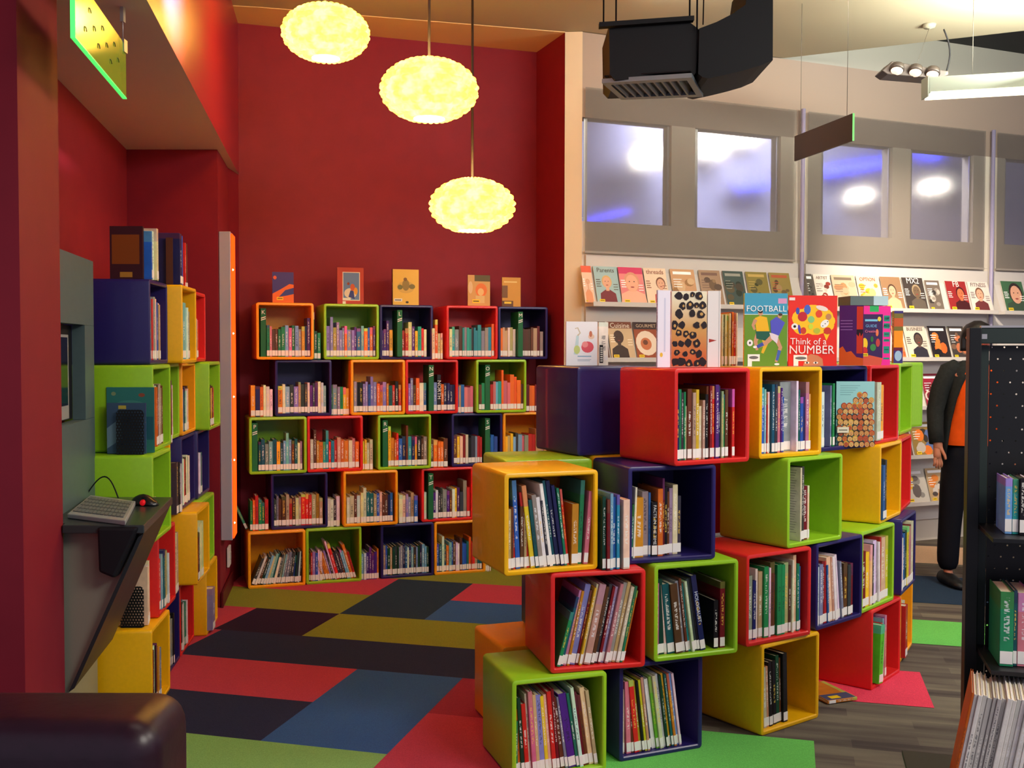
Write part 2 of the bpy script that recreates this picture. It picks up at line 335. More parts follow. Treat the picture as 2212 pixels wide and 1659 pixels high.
# grey mesh roller blinds in front of the windows, one to each bay
bl = bpy.data.materials.new('grey_blind_mesh'); bl.use_nodes = True; nt = bl.node_tree
b_ = nt.nodes['Principled BSDF']; b_.inputs['Base Color'].default_value = lin((112, 104, 98)); b_.inputs['Roughness'].default_value = .8
tr = nt.nodes.new('ShaderNodeBsdfTransparent'); mx = nt.nodes.new('ShaderNodeMixShader'); mx.inputs[0].default_value = .36
nt.links.new(tr.outputs[0], mx.inputs[1]); nt.links.new(b_.outputs[0], mx.inputs[2]); nt.links.new(mx.outputs[0], nt.nodes['Material Output'].inputs[0])
bays = [(.49, wx(1716)), (wx(1742), wx(2124)), (wx(2150), wx(2330))]
for i, (x0, x1) in enumerate(bays):
    e = empty('roller_blind', (0, 0, 0))
    b = MB(); b.prism([(x0, ww(x0, -.03)), (x1, ww(x1, -.03)), (x1, ww(x1, -.028)), (x0, ww(x0, -.028))], 2.175, 3.27); b.build('blind_fabric', bl, e)
    b = MB(); b.prism([(x0, ww(x0, -.04)), (x1, ww(x1, -.04)), (x1, ww(x1, -.02)), (x0, ww(x0, -.02))], 2.16, 2.175); b.build('bottom_rail', mat('blind_rail', (150, 142, 134), .6), e)
    tag(e, ['grey mesh blind over the two windows nearest the red wall', 'grey mesh blind over the two middle windows', 'grey mesh blind cut off by the right edge, over the last window'][i], 'blind', 'grey mesh blinds over the windows')
for k, (u, lb) in enumerate(((1729, 'thin pale upright pole between the first and second blinds'), (2138, 'thin pale upright pole between the second and third blinds'))):
    x = wx(u); b = MB(); b.tube([(x, ww(x, -.05), .1), (x, ww(x, -.05), 3.28)], .016, 10)
    tag(b.build('rack_pole', mat('lavender_metal', (150, 144, 176), .45, .4)), lb, 'pole', 'upright poles of the magazine wall')

# ------------------------------------------------------------------ display cubes
def rsq(h0, r, seg, y, cx=H / 2, cz=H / 2):
    pts = []
    for k, (sx_, sz_) in enumerate(((1, 1), (-1, 1), (-1, -1), (1, -1))):
        for i in range(seg + 1):
            a = R(90 * k + 90 * i / seg); pts.append((cx + sx_ * (h0 - r) + r * math.cos(a), y, cz + sz_ * (h0 - r) + r * math.sin(a)))
    return pts
def cube_meshes(color):
    b = MB(); hh = H / 2 - .0006; wl = .0178; S = 4
    loops = [rsq(hh - .006, .012, S, DP), rsq(hh - .0018, .0135, S, DP - .002), rsq(hh, .015, S, DP - .006), rsq(hh, .015, S, .006), rsq(hh - .0018, .0135, S, .0018), rsq(hh - .006, .012, S, 0),
             rsq(hh - wl + .004, .006, S, 0), rsq(hh - wl, .004, S, .004), rsq(hh - wl, .004, S, DP - .03), rsq(hh - wl, .004, S, DP)]
    n = len(loops[0])
    b.loft(loops, 0, caps=False, smooth=True)
    b.f.append([i for i in range(n)] + []) ; b.m.append(0); b.sm.append(False)   # back rim closed with the panel
    b.f.pop(); b.m.pop(); b.sm.pop()
    tot = len(loops)                      # ring between the outer and inner back edges
    for i in range(n): b.f.append([(tot - 1) * n + i, (tot - 1) * n + (i + 1) % n, (i + 1) % n, i]); b.m.append(0); b.sm.append(False)
    shell = b.mesh('display_cube', CUBE_MAT[color]); shell.set_sharp_from_angle(angle=R(38))
    p = MB(); i0 = .0172; p.box(i0, H - i0, DP - .024, DP - .001, i0, H - i0); panel = p.mesh('back_panel', CUBE_MAT[color])
    return shell, panel
CMESH = {k: cube_meshes(k) for k in CUBE_RGB}
def cube(color, x, y, z, ang, label, group, rev=False):
    s, p = CMESH[color]; a = R(ang)
    if rev: x, y = x + H * math.cos(a) - DP * math.sin(a), y + H * math.sin(a) + DP * math.cos(a); a += math.pi
    o = link('display_cube', s, None, (x, y, z), (0, 0, a)); link('back_panel', p, o)
    tag(o, label, 'cube shelf', group); return o

# ------------------------------------------------------------------ books
PAL = {'w': ('white', (232, 228, 224)), 'c': ('cream', (226, 208, 168)), 'e': ('tan', (190, 160, 122)), 'g': ('green', (30, 128, 84)), 'G': ('bottle-green', (18, 66, 48)),
       't': ('turquoise', (40, 150, 160)), 'T': ('teal', (24, 92, 100)), 'b': ('blue', (40, 92, 178)), 'B': ('navy', (28, 34, 92)), 'l': ('sky-blue', (122, 176, 208)),
       'r': ('red', (204, 40, 36)), 'R': ('maroon', (116, 22, 32)), 'o': ('orange', (232, 112, 30)), 'y': ('yellow', (238, 190, 40)), 'm': ('mustard', (192, 140, 36)),
       'p': ('purple', (84, 34, 130)), 'v': ('lavender', (140, 130, 190)), 'i': ('pink', (214, 118, 140)), 'k': ('black', (22, 20, 26)), 'n': ('brown', (98, 56, 34)),
       's': ('grey', (140, 142, 148)), 'd': ('charcoal', (58, 58, 66)), 'z': ('lime', (104, 186, 50))}
ORD = 'first second third fourth fifth sixth seventh eighth ninth tenth eleventh twelfth thirteenth fourteenth fifteenth sixteenth seventeenth eighteenth nineteenth twentieth twenty-first twenty-second twenty-third twenty-fourth twenty-fifth twenty-sixth'.split()
_bm = {}
def book_meshes(t, h, d, lab=True):
    k = (t, h, d)
    if k not in _bm:
        T, Hh, D = t / 1000, h / 1000, d / 1000; w = min(.0025, T * .2)
        b = MB(); b.prism([(0, .0015), (.0015, 0), (T - .0015, 0), (T, .0015), (T, D), (T - w, D), (T - w, w * 1.5), (w, w * 1.5), (w, D), (0, D)], 0, Hh)
        p = MB(); p.box(w, T - w, w * 1.5, D - .004, .003, Hh - .004)
        l = MB(); l.box(T * .04, T * .96, -.0009, .0006, .006, .040)
        _bm[k] = (b.mesh('book', COVER), p.mesh('page_block', PAGES), l.mesh('spine_label', LABEL))
    return _bm[k]
def put_book(M, t, h, d, rgb, name, label, cat, group, parts=3):
    me, pg, lb = book_meshes(t, h, d)
    o = link(name, me, color=lin(rgb)); o.matrix_world = M
    if parts > 1: link('page_block', pg, o)
    if parts > 2: link('spine_label', lb, o)
    tag(o, label, cat, group); return o
TOK = re.compile(r'([a-zA-Z])(\d+)h(\d+)(?:L(-?\d+))?(?:I(-?\d+))?')
def shelf_row(spec, x, y, z, ang, where, group, name='picture_book', cat='book', depth=200, inset=.02, start=.021, noun='book', ord_from='from left', upto=None):
    """books stood side by side; L leans the top sideways in degrees, I sets the spine back in mm"""
    rnd = random.Random(spec + where); toks = TOK.findall(spec); pos = start; n = 0; kx_ = 1
    if upto:
        tot = sum((int(q[1]) if q[0] == 'X' else int(q[1]) / math.cos(R(int(q[3] or 0))) + .6) for q in toks) / 1000; kx_ = (upto * (H - .042)) / tot
    B = Matrix.Translation((x, y, z)) @ Matrix.Rotation(R(ang), 4, 'Z')
    counts = {}
    for c, t, h, L, I in toks:
        t = max(4, round(int(t) * kx_)) if c != 'X' else int(t) * kx_
        if c == 'X': pos += t / 1000; continue
        grey_only = name == 'stack_magazine'
        h = int(h) * 10 + rnd.randint(-3, 3); L = int(L) if L else 0; I = int(I) / 1000 if I else rnd.uniform(-.006, .008)
        cn, rgb = PAL[c]; k_ = rnd.uniform(.8, 1.05); rgb = tuple(max(4, min(250, v * (k_ if grey_only else rnd.uniform(.86, 1.1)))) for v in rgb)
        a = R(L); adv = t / 1000 / math.cos(a)
        if L >= 0: M = B @ Matrix.Translation((pos, inset + I, .0005 + (t / 1000) * math.sin(a))) @ Matrix.Rotation(a, 4, 'Y')
        else: M = B @ Matrix.Translation((pos, inset + I, .0005)) @ Matrix.Rotation(a, 4, 'Y')
        if where == '': lb = group
        else: lb = '%s %s, %s %s %s' % (cn, noun, ORD[n], ord_from, where)
        put_book(M, t, h, depth + rnd.randint(-3, 3) * 5, rgb, name, lb, cat, group)
        pos += adv + .0006; n += 1
    return pos

# front island -------------------------------------------------------------
ISL = 'cube shelves of the front island'
WALLT = .0182
def icube(color, x, y, lvl, ang, label, rev=False, spec=None, where='', **kw):
    cube(color, x, y, lvl * H + .0005 * lvl, ang, label, ISL, rev)
    if ang > 38: kw.setdefault('inset', .007)
    if spec: shelf_row(spec, x, y, lvl * H + .0005 * lvl + WALLT + .0005, ang, where, 'picture books in the front island', **kw)
# top row
icube('purple', .261, 4.195, 3, 27, 'purple cube with its closed back to us, left end of the island top row', True)
icube('red', .592, 3.823, 3, 28.8, 'red cube in the island top row, between the closed purple and the yellow',
      spec='B14h25 g13h26 d9h25 g8h25 w6h20 n20h26 e14h25 y14h26 c12h20 e10h22 k12h24 n9h27 R11h27 r11h27 p16h28 B12h27 e10h25 g10h24 n14h26 X14h1 r12h26', where='in the red cube of the island top row', upto=.88)
icube('yellow', .961, 4.077, 3, 32.8, 'yellow cube in the island top row, right of the red one',
      spec='w14h27 b12h26 l8h25 r6h24 w10h24 T14h27 d12h26 B10h27 i12h26 p8h26 b8h22 s50h28I30 w10h28 T8h25 b14h22 B12h22 i16h28 y8h23', where='in the yellow cube of the island top row', upto=0.95)
icube('purple', 1.277, 4.368, 3, 39.1, 'purple cube in the island top row, with a book of crowded faces sticking out',
      spec='X8h1 w22h23 X34h1 s10h27I60 v8h26 g14h27', where='in the purple cube of the island top row')
icube('red', 1.60, 4.69, 3, 50, 'red cube near the right end of the island top row',
      spec='X14h1 n16h22I20 c48h26I-20 y40h25I-15 c30h24', where='in the red cube of the island top row')
icube('green', 1.935, 5.235, 3, 60, 'green cube at the right end of the island top row, seen almost edge on')
icube('green', 2.02, 5.66, 3, 38, 'green cube last in the island top row, behind the edge-on green one', True)
shelf_row('p26h23I-10 c40h24I-10', 1.835, 4.985, 3 * H + .002, 60, 'between the red and green cubes of the island top row', 'picture books in the front island', start=0)
# third row
icube('yellow', -.027, 3.615, 2, 20.6, 'yellow cube jutting out at the left end of the island third row',
      spec='e10h21 n9h22 r8h22 b16h31L-3 n12h22 e9h22 r12h27L-6 y16h29L-7 T12h24L-7 s16h26L-7 w14h25L-7 d8h24L-7 w12h30L-8 T10h31L-8 B14h31L-8 B12h29L-8 g9h28L-7 r8h27L-6 X3h1 m24h22L1 g16h30L3 X4h1 i16h26L5', where='in the yellow cube of the island third row', upto=0.95)
shelf_row('G14h26 R12h25 l12h27 b14h26 t12h27', .318, 3.742, 2 * H + .0015, 21, 'in the gap beside the yellow island cube', 'picture books in the front island', start=.0, inset=-.02)
shelf_row('c26h25', .388, 3.775, 2 * H + .0015, 21, 'against the purple island cube, third row', 'picture books in the front island', start=.0, inset=-.03)
icube('purple', .424, 3.823, 2, 17.2, 'purple cube in the island third row, under the top red cube',
      spec='g9h20L2 w8h26L2 m34h22I6 s24h24I20 b9h24I18 k22h20I10 o20h25I8 R9h29I14 k14h25I20 n10h24I26 s14h25I30 c20h26I30 d16h22I36', where='in the purple cube of the island third row', upto=0.7)
icube('yellow', .33, 4.19, 2, 20, 'yellow cube hidden behind the purple third-row island cube', True)
icube('red', .690, 4.385, 2, 28, 'red sliver of a cube between the purple and green cubes, island third row', True)
icube('green', -.03, 4.035, 2, 15, 'green cube with only its top showing behind the jutting yellow island cube', True)
icube('green', 1.088, 4.13, 2, 37.2, 'green cube in the island third row, under the top yellow cube',
      spec='w6h22 X84h1 d16h30 R30h22 c12h22', where='in the green cube of the island third row')
icube('yellow', 1.66, 4.72, 2, 55, 'yellow cube at the right of the island third row, with a broad bare side',
      spec='b30h25I-16 d24h27I-16 w14h22I-10 B30h27', where='in the yellow cube of the island third row')
icube('red', 1.878, 5.052, 2, 62, 'red cube seen edge on behind the yellow cube, right end of the island third row')
# second row
icube('red', .136, 3.679, 1, 14.0, 'red cube in the island second row, below the jutting yellow cube',
      spec='X8h1 g12h20L15 T10h25L14 i11h27L13 m9h27L12 v20h29L12 R9h27L12 y8h28L12 c8h29L12 e24h29L12 n12h28L12 d12h29L12 R9h28L12 v12h28L12 i12h29L12 s14h29L12 e12h29L12 c12h28L12 g9h28L12 o6h26L12', where='in the red cube of the island second row', upto=0.82)
icube('green', .521, 3.819, 1, 20.4, 'green cube in the island second row, below the purple one',
      spec='i9h27 G18h28L-2 w8h26L-4 T22h26L-6 n22h26L-6 s10h27L-7 n8h28L-7 t9h26L-8 c8h27L-8 d10h28L-8 k8h28L-9 B16h29L-9 X26h1 k14h18 X6h1 R16h25', where='in the green cube of the island second row', upto=0.95)
icube('red', .902, 4.011, 1, 32.0, 'red cube packed with books in the island second row',
      spec='w8h27 s20h25 B14h23 w10h27 e18h26 g20h28 w8h27 n20h29 o6h24 g20h28 g16h28 e20h28 n10h27 w8h29 c14h31 g12h27 b10h26', where='in the right-hand red cube of the island second row', upto=0.97)
shelf_row('n8h24 i8h24', 1.198, 4.20, H + .001, 38, 'in the gap right of the packed red island cube', 'picture books in the front island', start=0, inset=.0)
icube('purple', 1.240, 4.250, 1, 41.5, 'purple cube in the island second row, between the packed red and the green',
      spec='w6h24 v18h25 R14h26 r12h26 b8h24L-3 c20h27L-5 e10h27L-5 w14h27L-6 d8h26L-6 w12h27L-7 s10h24L-6 X4h1 n20h23 d16h22 R14h22', where='in the purple cube of the island second row', upto=0.9)
icube('green', 1.518, 4.530, 1, 48, 'green cube in the island second row, under the yellow cube with the bare side',
      spec='R26h25 y22h24 c14h27 k8h27 w20h28 s14h28L-2 w10h27L-2 r10h29 c34h28L-2 y16h28', where='in the right-hand green cube of the island second row', upto=0.95)
icube('purple', 1.815, 4.865, 1, 59, 'purple cube at the right end of the island second row',
      spec='w18h25 r6h25 b24h26 G20h27 y20h28 i16h28 R8h28 c30h29', where='in the end purple cube of the island second row', upto=0.92)
icube('purple', .16, 4.06, 1, 20, 'purple cube hidden behind the island second row', True)
icube('red', .53, 4.28, 1, 25, 'red cube hidden behind the island second row', True)
# bottom row
icube('green', .001, 3.607, 0, 18.4, 'green cube on the floor at the near left corner of the island',
      spec='g8h19 o12h23L-3 G12h27L-4 r14h25L-4 c8h28L-4 i14h29L-4 e12h28L-4 v18h27L-4 y12h27L-5 c10h27L-5 r14h28L-5 R10h29L-5 X4h1 n14h26L-7 s10h26L-8 p26h27L-9 g10h27L-9 w12h29L-8 R10h27L-8 n12h26L-8 c16h28L-8 e12h27L-8', where='in the green cube at the foot of the island', upto=0.99)
icube('purple', .393, 3.791, 0, 23.3, 'purple cube on the floor beside the near left green cube',
      spec='X4h1 c10h24 X4h1 i16h27L-2 n10h27L-3 r16h27L-6 m9h27L-7 k9h27L-7 y8h27L-7 e9h28L-7 B9h28L-8 w14h27L-8 z10h28L-8 c12h28L-8 w10h28L-8 G8h28L-8 y10h28L-8 T8h28L-8 o9h28L-8 l9h28L-8 w8h28L-8', where='in the purple cube at the foot of the island', upto=0.84)
icube('yellow', .973, 4.051, 0, 36.6, 'nearly empty yellow cube on the floor under the packed red cube',
      spec='X4h1 k8h26 c14h24L-3 e10h24L-3 k14h26L-3 o5h24L-3 k14h26L-3 G14h27L-2 n8h26L-2 k18h28L-2', where='in the yellow cube at the foot of the island', upto=0.52)
icube('red', 1.59, 4.60, 0, 50, 'red cube on the floor with a wide bare side, right part of the island',
      spec='X30h1 z44h26L5I-22 w16h22L4I-18 r14h26L4 w14h24L3 l14h27L2 p26h27L1 X2h1 i20h28', where='in the red cube at the foot of the island')
icube('orange', 1.869, 5.011, 0, 60.3, 'orange cube on the floor at the far right end of the island',
      spec='X20h1 r60h25I-24 k12h24 c16h26 w16h26', where='in the orange cube at the foot of the island')
icube('orange', -.035, 4.015, 0, 20, 'orange cube on the floor behind the near left green cube', True)
def floor_book():
    o = put_book(Matrix.Translation((1.345, 4.42, .0045)) @ Matrix.Rotation(R(20), 4, 'Z') @ Matrix.Rotation(R(90), 4, 'Y') @ Matrix.Translation((-.014, 0, 0)), 14, 150, 230, (196, 120, 40), 'picture_book', 'orange and grey book lying on the carpet beside the yellow island cube', 'book', None)
    b = MB(); b.box(-.0008, 0, .004, .07, .004, .145); b.build('cover_band', flat((70, 78, 110)), o)
    b = MB(); b.box(-.0014, -.0008, .015, .045, .03, .08); b.build('sticker', STICK, o)
floor_book()

# ------------------------------------------------------------------ the wall of cubes against the red wall
BW = 'cube shelves against the red wall'
BANG = math.degrees(math.atan(TB))
def bp(u, lvl, prot=0): # point on the front line of the cubes for a horizontal position in the photograph
    p = at_w(u, 760, TB, DB - prot * math.hypot(1, TB)); return p.x, p.y
rowname = {4: 'top', 3: 'second', 2: 'third', 1: 'fourth', 0: 'bottom'}
paper = []           # (x, y, z, angle, colour, thickness, height, lean, label)
PALK = 'wwcceegGtTbBlrRoymppviknsdzllbeow'
def fill(u0, u1, lvl, where, lean=0, palette=PALK, dense=1, hs=(17, 20), skip=(), seed=0, zoff=.0187, inset=.02, count0=0):
    rnd = random.Random(where + str(lvl) + str(seed)); x0, y0 = bp(u0, lvl); x1, y1 = bp(u1, lvl); Lx = math.hypot(x1 - x0, y1 - y0)
    a = math.atan2(y1 - y0, x1 - x0); pos = .0; n = count0; z = lvl * H + .0005 * lvl + zoff; base = None
    while True:
        t = rnd.choice((14, 16, 18, 18, 20, 22, 24, 28)) if lvl else rnd.choice((10, 12, 14, 16, 18))
        if rnd.random() < .25 or base is None: base = rnd.choice(palette)
        c = base if rnd.random() < .35 else rnd.choice(palette)
        h = rnd.randint(hs[0] * 10, hs[1] * 10) + (rnd.randint(20, 70) if rnd.random() < .1 else 0)
        L = lean if not callable(lean) else lean(pos / Lx)
        adv = t / 1000 / math.cos(R(L)) + .0006
        if pos + adv + (h / 1000 * math.sin(R(L)) if L > 0 else 0) * .0 > Lx: break
        hit = [s for s in skip if s[0] < pos + adv and pos < s[1]]
        if hit: pos = hit[0][1]; continue
        cn, rgb = PAL[c]; rgb = tuple(max(4, min(250, v * rnd.uniform(.85, 1.12))) for v in rgb)
        ins = inset + rnd.uniform(-.004, .006)
        paper.append((x0 + pos * math.cos(a) - ins * math.sin(a), y0 + pos * math.sin(a) + ins * math.cos(a), z, a, rgb, t, h, L, '%s book, %s from left in %s' % (cn, ORD[min(n, 25)], where), lvl, u0 + (u1 - u0) * pos / Lx))
        pos += adv; n += 1
def divider(letter, u, lvl, where, zoff=.0187, hgt=.305, thin=False):
    x, y = bp(u, lvl, .004); o = empty('shelf_divider', (x, y, lvl * H + .0005 * lvl + zoff), R(BANG))
    w_ = .009 if thin else .034
    b = MB(); b.box(0, w_, 0, .16, 0, hgt); b.build('divider_board', DIVG, o, bevel=.001)
    if not thin:
        text('letter', letter, .036, LABEL, o, (w_ / 2, -.0006, hgt - .026), (R(90), 0, 0))
        for k in range(2):
            s = MB(); s.extr([(.002, -.0008, hgt - .066 - .012 * k), (w_ - .002, -.0008, hgt - .056 - .012 * k), (w_ - .002, -.0008, hgt - .050 - .012 * k), (.002, -.0008, hgt - .060 - .012 * k)], (0, .0006, 0)); s.build('stripe', LABEL, o)
    else:
        b = MB(); b.box(.0005, w_ - .0005, -.0008, 0, hgt - .05, hgt - .004); b.build('divider_label', LABEL, o)
    tag(o, ('green divider with a white letter %s, %s' % (letter, where)) if not thin else where, 'divider', 'green letter dividers')
cubes_b = [  # level, left edge in the photo, colour, label, protrusion
    (4, 553, 'orange', 'orange cube at the left end of the top row against the red wall', .03), (4, 699, 'green', 'green cube in the top row against the red wall, left of centre', .0),
    (4, 820, 'purple', 'purple cube in the middle of the top row against the red wall', -.02), (4, 964, 'red', 'red cube in the top row against the red wall', .02), (4, 1074, 'purple', 'purple cube at the right end of the top row against the red wall', -.02),
    (3, 593, 'purple', 'purple cube at the left of the second row against the red wall', .0), (3, 757, 'orange', 'orange cube in the second row against the red wall', .02),
    (3, 875, 'red', 'red cube in the second row against the red wall', .01), (3, 1028, 'green', 'green cube in the second row against the red wall', .02),
    (2, 536, 'green', 'green cube at the left end of the third row against the red wall', .03), (2, 660, 'red', 'red cube in the third row against the red wall', .02),
    (2, 815, 'green', 'green cube in the middle of the third row against the red wall', .02), (2, 975, 'purple', 'purple cube in the third row against the red wall', -.01), (2, 1087, 'orange', 'orange cube in the third row against the red wall, cut off by the island', .0),
    (1, 583, 'purple', 'purple cube at the left of the fourth row against the red wall', .0), (1, 740, 'orange', 'orange cube in the fourth row against the red wall', .03), (1, 910, 'red', 'red cube in the fourth row against the red wall, partly behind the island', .0),
    (0, 532, 'orange', 'orange cube at the left end of the bottom row against the red wall', .03), (0, 654, 'green', 'green cube in the bottom row against the red wall', .02),
    (0, 821, 'purple', 'purple cube in the bottom row against the red wall', .0), (0, 936, 'orange', 'orange cube in the bottom row against the red wall, partly behind the island', .0)]
DIVS = {(4, 553): [(563, 'K', 'at the left of the top-row orange cube')], (4, 820): [(858, 'L', 'in the top-row purple cube')], (4, 1074): [(1119, 'M', 'in the purple cube ending the top row')],
        (3, 875): [(926, 'N', 'in the second-row red cube')], (3, 1028): [(1048, 'O', 'in the second-row green cube')], (2, 536): [(543, 'P', 'at the left of the third-row green cube')],
        (2, 815): [(826, 'R', 'in the middle third-row green cube')], (2, 975): [(1048, 'S', 'in the third-row purple cube')], (1, 910): [(925, 'T', 'in the fourth-row red cube')]}
warm = 'ooeccrrnRymwk'; cool = 'bBlTtwgvwsBlc'
def u_arc(u, s):
    q = bp(u, 0); px, py = q[0] + s * math.cos(R(BANG)), q[1] + s * math.sin(R(BANG)); return 1106 + F * px / py
def arc(u0, u1): a_, b_ = bp(u0, 0), bp(u1, 0); return math.hypot(b_[0] - a_[0], b_[1] - a_[1]) * (1 if b_[0] >= a_[0] else -1)
last = {}
for (lvl, u, col, lb, pr) in cubes_b:
    u_src = u
    if lvl in last and arc(last[lvl], u) < H + .0015: u = u_arc(last[lvl], H + .0015)
    last[lvl] = u
    x, y = bp(u, lvl, pr); cube(col, x, y, lvl * H + .0005 * lvl, BANG, lb, BW)
    du = bp(u, lvl); k = (F / (du[1])) ; e1 = None
    # inner span in photograph units
    def u_at(s): # shift along the front line
        px, py = du[0] + s * math.cos(R(BANG)), du[1] + s * math.sin(R(BANG)); return 1106 + F * px / py
    sk = []
    for (dv, ch, wh) in DIVS.get((lvl, u_src), []):
        divider(ch, dv, lvl, wh); q = bp(dv, lvl); s0 = math.hypot(q[0] - bp(u_at(.0195), lvl)[0], q[1] - bp(u_at(.0195), lvl)[1]); sk.append((s0 - .001, s0 + .036))
    if (lvl, u_src) == (3, 875):
        q = bp(945, 3); s0 = arc(u_at(.0195), 945); sk.append((s0 - .001, s0 + .027))
        nb = put_book(Matrix.Translation((q[0] - .01 * math.sin(R(BANG)), q[1] + .01, 3 * H + .0202)) @ Matrix.Rotation(R(BANG), 4, 'Z'), 25, 240, 150, (30, 30, 40), 'paperback_book', 'black book with NORTH in white letters down its spine', 'book', 'story books along the red wall')
        text('spine_title', 'NORTH', .036, LABEL, nb, (.0125, -.0012, .14), (Matrix.Rotation(R(90), 3, 'Y') @ Matrix.Rotation(R(90), 3, 'X')).to_euler(), .0003)
    lean = 0
    if (lvl, u_src) == (0, 532): lean = lambda f: 22 - 20 * f
    if (lvl, u_src) == (0, 654): lean = lambda f: 0 if f < .22 else -16
    pal = {(4, 553): 'ccoeBlgGRmppinisg', (4, 699): 'irdpbvoomeGyrolv', (4, 820): 'ppbyTwrcteyectw', (4, 964): 'cwnndsoosTtt', (4, 1074): 'eslvoeegRwcnw',
           (3, 593): 'oewtTlmlwedvvgnpiww', (3, 757): 'vivokBslbvroTnmy', (3, 875): 'npvGoyBwbckcwo', (3, 1028): 'roonntgwiblewT', (2, 536): 'bTylTlssvwlndrRT',
           (2, 660): 'oolricecvBiomnewtn', (2, 815): 'onwrkBpbeiyst', (2, 977): 'wgzwkydsdkG', (1, 583): 'rwndonecroGTeisom', (1, 740): 'wRnbceconwTneBb', (1, 910): 'ndbsykwcRrwsp',
           (0, 532): 'bbTTdcowcwknGBls', (0, 654): 'Towwrnrorbvmdlsb', (0, 821): 'BsGswdoBlwbewy', (0, 936): 'nwlTrecTownb'}.get((lvl, u_src), PALK)
    fill(u_at(.0195), u_at(H - .0195), lvl, 'the %s cube, %s row of red wall' % ({(0, 532): 'left-end orange', (0, 936): 'right orange', (2, 536): 'left-end green', (2, 815): 'middle green', (4, 1074): 'right-end purple', (4, 820): 'middle purple'}.get((lvl, u_src), col), rowname[lvl]), lean, pal, skip=sk, inset=.02 - pr)
gaps = [(4, 679, 697, 'the top-row gap beside the orange cube', 'gGg'), (4, 934, 961, 'the top-row gap left of the red cube', 'oocye'), (3, 541, 592, 'the left-end gap of the second row', 'wwcyolbB'),
        (3, 714, 755, 'the second-row gap beside the purple cube', 'wlsycwg'), (3, 985, 1026, 'the second-row gap beside the red cube', 'bTeeivw'), (3, 1138, 1165, 'the right-end gap of the second row', 'RRo'),
        (2, 778, 812, 'the third-row gap between red and green cubes', 'cdcysw'), (2, 930, 968, 'the third-row gap beside the middle green cube', 'GnRo'), (2, 1080, 1085, 'the third-row gap beside the purple cube', 'ByT'),
        (1, 538, 580, 'the left-end gap of the fourth row', 'ongr'), (1, 703, 738, 'the fourth-row gap beside the purple cube', 'cwdekw'), (1, 862, 908, 'the fourth-row gap beside the orange cube', 'vceboskn'),
        (0, 774, 818, 'the bottom-row gap beside the green cube', 'lvncopsw'), (1, 1024, 1050, 'the fourth-row gap behind the island', 'wbv'), (0, 1046, 1066, 'the bottom-row gap behind the island', 'wle')]
for lvl, u0, u1, where, pal in gaps: fill(u0, u1, lvl, where, 0, pal, zoff=.0012, inset=.01)
divider('', 676, 4, 'thin green divider edge in the gap right of the top orange cube', zoff=.001, thin=True)
# a green book leans beside the bottom left orange cube
put_book(Matrix.Translation((at_w(530, 1146, TB, DB).x - .01, at_w(530, 1146, TB, DB).y + .06, H + .004)) @ Matrix.Rotation(R(BANG), 4, 'Z') @ Matrix.Rotation(R(-24), 4, 'Y'), 16, 190, 150, (60, 140, 110), 'paperback_book', 'green book leaning left over the edge of the bottom orange cube', 'book', None)
# the 300 that show largest stand alone, the rest is one object
paper.sort(key=lambda p: (p[10] > 1020 and p[9] < 4, p[10] > 1080, -p[6] * 0 + p[10]))
def pmat(p):
    x, y, z, a, rgb, t, h, L = p[:8]
    zz = (t / 1000) * math.sin(R(L)) if L > 0 else 0
    return Matrix.Translation((x, y, z + .0005 + zz)) @ Matrix.Rotation(a, 4, 'Z') @ Matrix.Rotation(R(L), 4, 'Y')
for p in paper[:298]:
    put_book(pmat(p), p[5], p[6], 150, p[4], 'paperback_book', p[8], 'book', 'story books along the red wall')
rest = paper[298:]
if rest:
    b = MB(); cols = []
    for p in rest:
        M = pmat(p); T, Hh = p[5] / 1000, p[6] / 1000
        for (x0, x1, y0, y1, z0, z1, c) in ((0, T, 0, .15, 0, Hh, lin(p[4])), (.001, T - .001, -.001, .001, .006, .04, lin((238, 234, 230)))):
            n0 = len(b.v); b.box(x0, x1, y0, y1, z0, z1)
            for i in range(n0, len(b.v)): b.v[i] = tuple(M @ Vector(b.v[i])); cols.append(c)
    me = b.mesh('more_story_books', COVER_ATTR, fix=False); ca = me.color_attributes.new('col', 'FLOAT_COLOR', 'POINT')
    for i, c in enumerate(cols): ca.data[i].color = c
    tag(link('more_story_books', me), 'remaining story books at the right-hand end of the red wall, mostly behind the island', 'books', None, 'stuff')
print('papers', len(paper))

